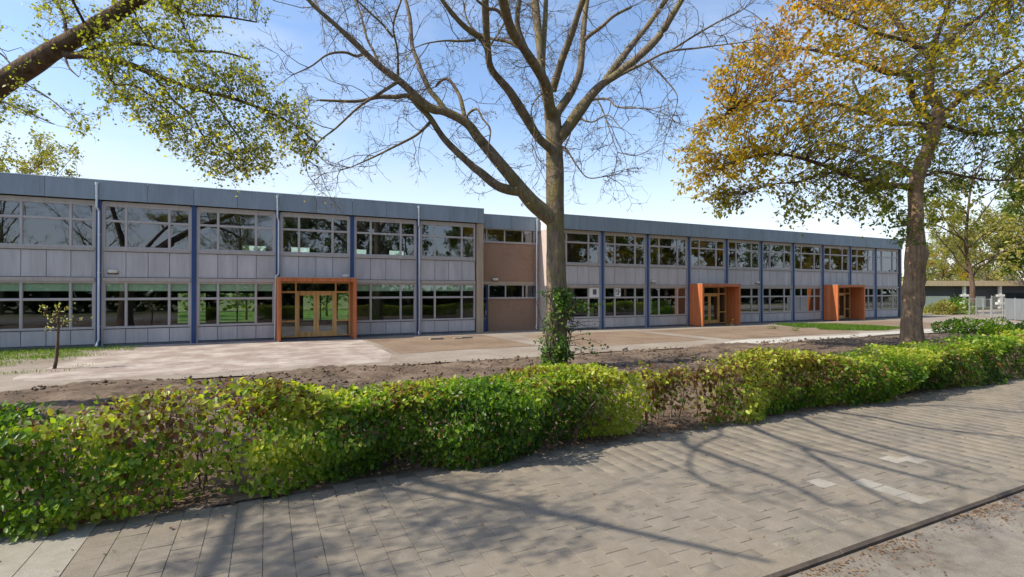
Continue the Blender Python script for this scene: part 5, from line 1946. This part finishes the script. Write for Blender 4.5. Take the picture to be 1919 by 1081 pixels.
gp_ = at(1872, 545, 98)
gh = thing('gabled_house', 'pale gabled house with a grey pitched roof behind the low house', 'house', (float(gp_[0]), float(gp_[1]), 0))
gh.rotation_euler = (0, 0, -YAW + .2)
for nme, mb, mt in (('wall', MB().poly([(-5, 0, 0), (5, 0, 0), (5, 7, 0), (-5, 7, 0), (-5, 0, 4.2), (5, 0, 4.2), (5, 7, 4.2), (-5, 7, 4.2), (-5, 3.5, 6.4), (5, 3.5, 6.4)],
                                       [(0, 1, 5, 4), (2, 3, 7, 6), (1, 2, 6, 9, 5), (3, 0, 4, 8, 7)]), M['white']),
                    ('roof', MB().poly([(-5.4, -.5, 3.95), (5.4, -.5, 3.95), (5.4, 3.5, 6.62), (-5.4, 3.5, 6.62), (5.4, 7.5, 3.95), (-5.4, 7.5, 3.95),
                                        (-5.4, -.5, 4.12), (5.4, -.5, 4.12), (5.4, 3.5, 6.8), (-5.4, 3.5, 6.8), (5.4, 7.5, 4.12), (-5.4, 7.5, 4.12)],
                                       [(6, 7, 8, 9), (9, 8, 10, 11), (0, 3, 2, 1), (3, 5, 4, 2), (0, 1, 7, 6), (5, 11, 10, 4), (0, 6, 9, 3), (3, 9, 11, 5), (1, 2, 8, 7), (2, 4, 10, 8)]), M['roof']),
                    ('chimney', MB().box(1.6, 3.1, 6.3, 2.3, 3.8, 7.6), M['brick'])):
    o = bpy.data.objects.new(nme, mb.mesh(nme, mt))
    COL.objects.link(o)
    o.parent = gh


def bush(label, c, r, n, mat, sz, tint0=.4):
    root = thing('shrub', label, 'shrub', (c[0], c[1], 0))
    d = nrm(rng.normal(size=(n, 3)))
    d[:, 2] = np.abs(d[:, 2])
    f = sinnoise(int(abs(c[0] * 13 + c[1])), 1.6, 3)
    rr_ = (1 - rng.exponential(.12, n)).clip(.2, 1) * (1 + .18 * f(d * 2))
    B = np.array([c[0], c[1], 0]) + d * rr_[:, None] * np.array(r)
    leaves_obj('leaves', B, d + rng.normal(0, .6, d.shape), d + rng.normal(0, .5, d.shape) + np.array([0, 0, .3]), rng.uniform(*sz, n), np.clip(tint0 + .2 * f(B) + rng.normal(0, .15, n), 0, 1), mat, root, (c[0], c[1], 0), .7)
    S = np.repeat(np.array([[c[0], c[1], 0]]), 9, 0)
    P = walk(S, rng.normal(0, .7, (9, 3)) + np.array([0, 0, 1]), np.full(9, r[2] * .9), 5, .15, .1)
    V, F = tubes(P, np.broadcast_to(np.linspace(.03, .008, 5), (9, 5)), 4)
    inst('stems', np_mesh('stems', V - np.array([c[0], c[1], 0]), F, M['twig_d']), root, (c[0], c[1], 0))


for px, t, r, mat, lab in ((1758, 54, (1.6, 1.1, 1.35), M['lf_pale'], 'yellow green shrub beside the school end'),
                           (1780, 55, (1.7, 1.1, 1.6), M['lf_hedge'], 'reddish green shrub next to the yellow green one'),
                           (1802, 55, (1.9, 1.1, 1.4), M['lf_hedge'], 'bright green shrub left of the wire fence')):
    p = at(px, 590, t)
    bush(lab, (float(p[0]), float(p[1])), r, 900, mat, (.12, .24), .5 if px != 1780 else .84)
for k, (px, t) in enumerate(((1790, 30.5), (1830, 29.5), (1875, 29.0), (1925, 28.5))):
    p = at(px, 640, t)
    bush(('low green shrub behind the right hedge, first from the amber trunk', 'low green shrub behind the right hedge, second from the amber trunk',
          'low green shrub behind the right hedge, third from the amber trunk', 'low green shrub behind the right hedge, cut by the picture edge')[k],
         (float(p[0]), float(p[1])), (1.5, 1.0, .75), 1300, M['lf_hedge'], (.08, .16), .3)

# wire fence and gate
def fence_run(name, label, cat, pxs, t0, t1, h, panels, posts_mat, solid=None):
    p0, p1 = at(pxs[0], 560, t0), at(pxs[1], 560, t1)
    p0[2] = p1[2] = 0
    root = thing(name, label, cat, tuple(map(float, p0)))
    n = panels
    for i in range(n + 1):
        q = p0 + (p1 - p0) * i / n
        inst('post', MB().tube([(q[0], q[1], -.05), (q[0], q[1], h * .5), (q[0], q[1], h + .06)], .05, 8).mesh('post', posts_mat), root, tuple(p0 * 0))
    d = nrm(p1 - p0)
    for i in range(n):
        a = p0 + (p1 - p0) * i / n + d * .05
        b = p0 + (p1 - p0) * (i + 1) / n - d * .05
        m = MB()
        if solid:
            nn = np.array([-d[1], d[0], 0]) * .02
            m.poly([a - nn + [0, 0, .08], b - nn + [0, 0, .08], b + nn + [0, 0, .08], a + nn + [0, 0, .08],
                    a - nn + [0, 0, h], b - nn + [0, 0, h], b + nn + [0, 0, h], a + nn + [0, 0, h]],
                   [(0, 3, 2, 1), (4, 5, 6, 7), (0, 1, 5, 4), (1, 2, 6, 5), (2, 3, 7, 6), (3, 0, 4, 7)])
            inst('infill_panel', m.mesh('infill_panel', solid), root, (0, 0, 0))
        else:
            for z in (.12, h * .55, h - .04):
                m.tube([a + [0, 0, z], b + [0, 0, z]], .02, 6)
            k = int(np.linalg.norm(b - a) / .12)
            for j in range(1, k):
                q = a + (b - a) * j / k
                m.tube([q + [0, 0, .12], q + [0, 0, h - .04]], .006, 4)
            o = inst('mesh_panel', m.mesh('mesh_panel', posts_mat), root, (0, 0, 0))
    return root


fence_run('wire_fence', 'galvanised wire fence between the shrubs and the gate', 'fence', (1817, 1857), 51, 48, 1.75, 3, M['galv'])
fence_run('metal_gate', 'narrow galvanised gate between wire fence and grey panel fence', 'gate', (1859, 1880), 47.5, 45, 2.0, 1, M['galv'])
fence_run('panel_fence', 'solid grey panel fence running off the right edge', 'fence', (1884, 1990), 44.5, 38, 1.85, 5, M['galv'], M['gatepanel'])

print('leaves', nr_, nl_, h1n, h2n, h3n, 'objects', len(bpy.data.objects))
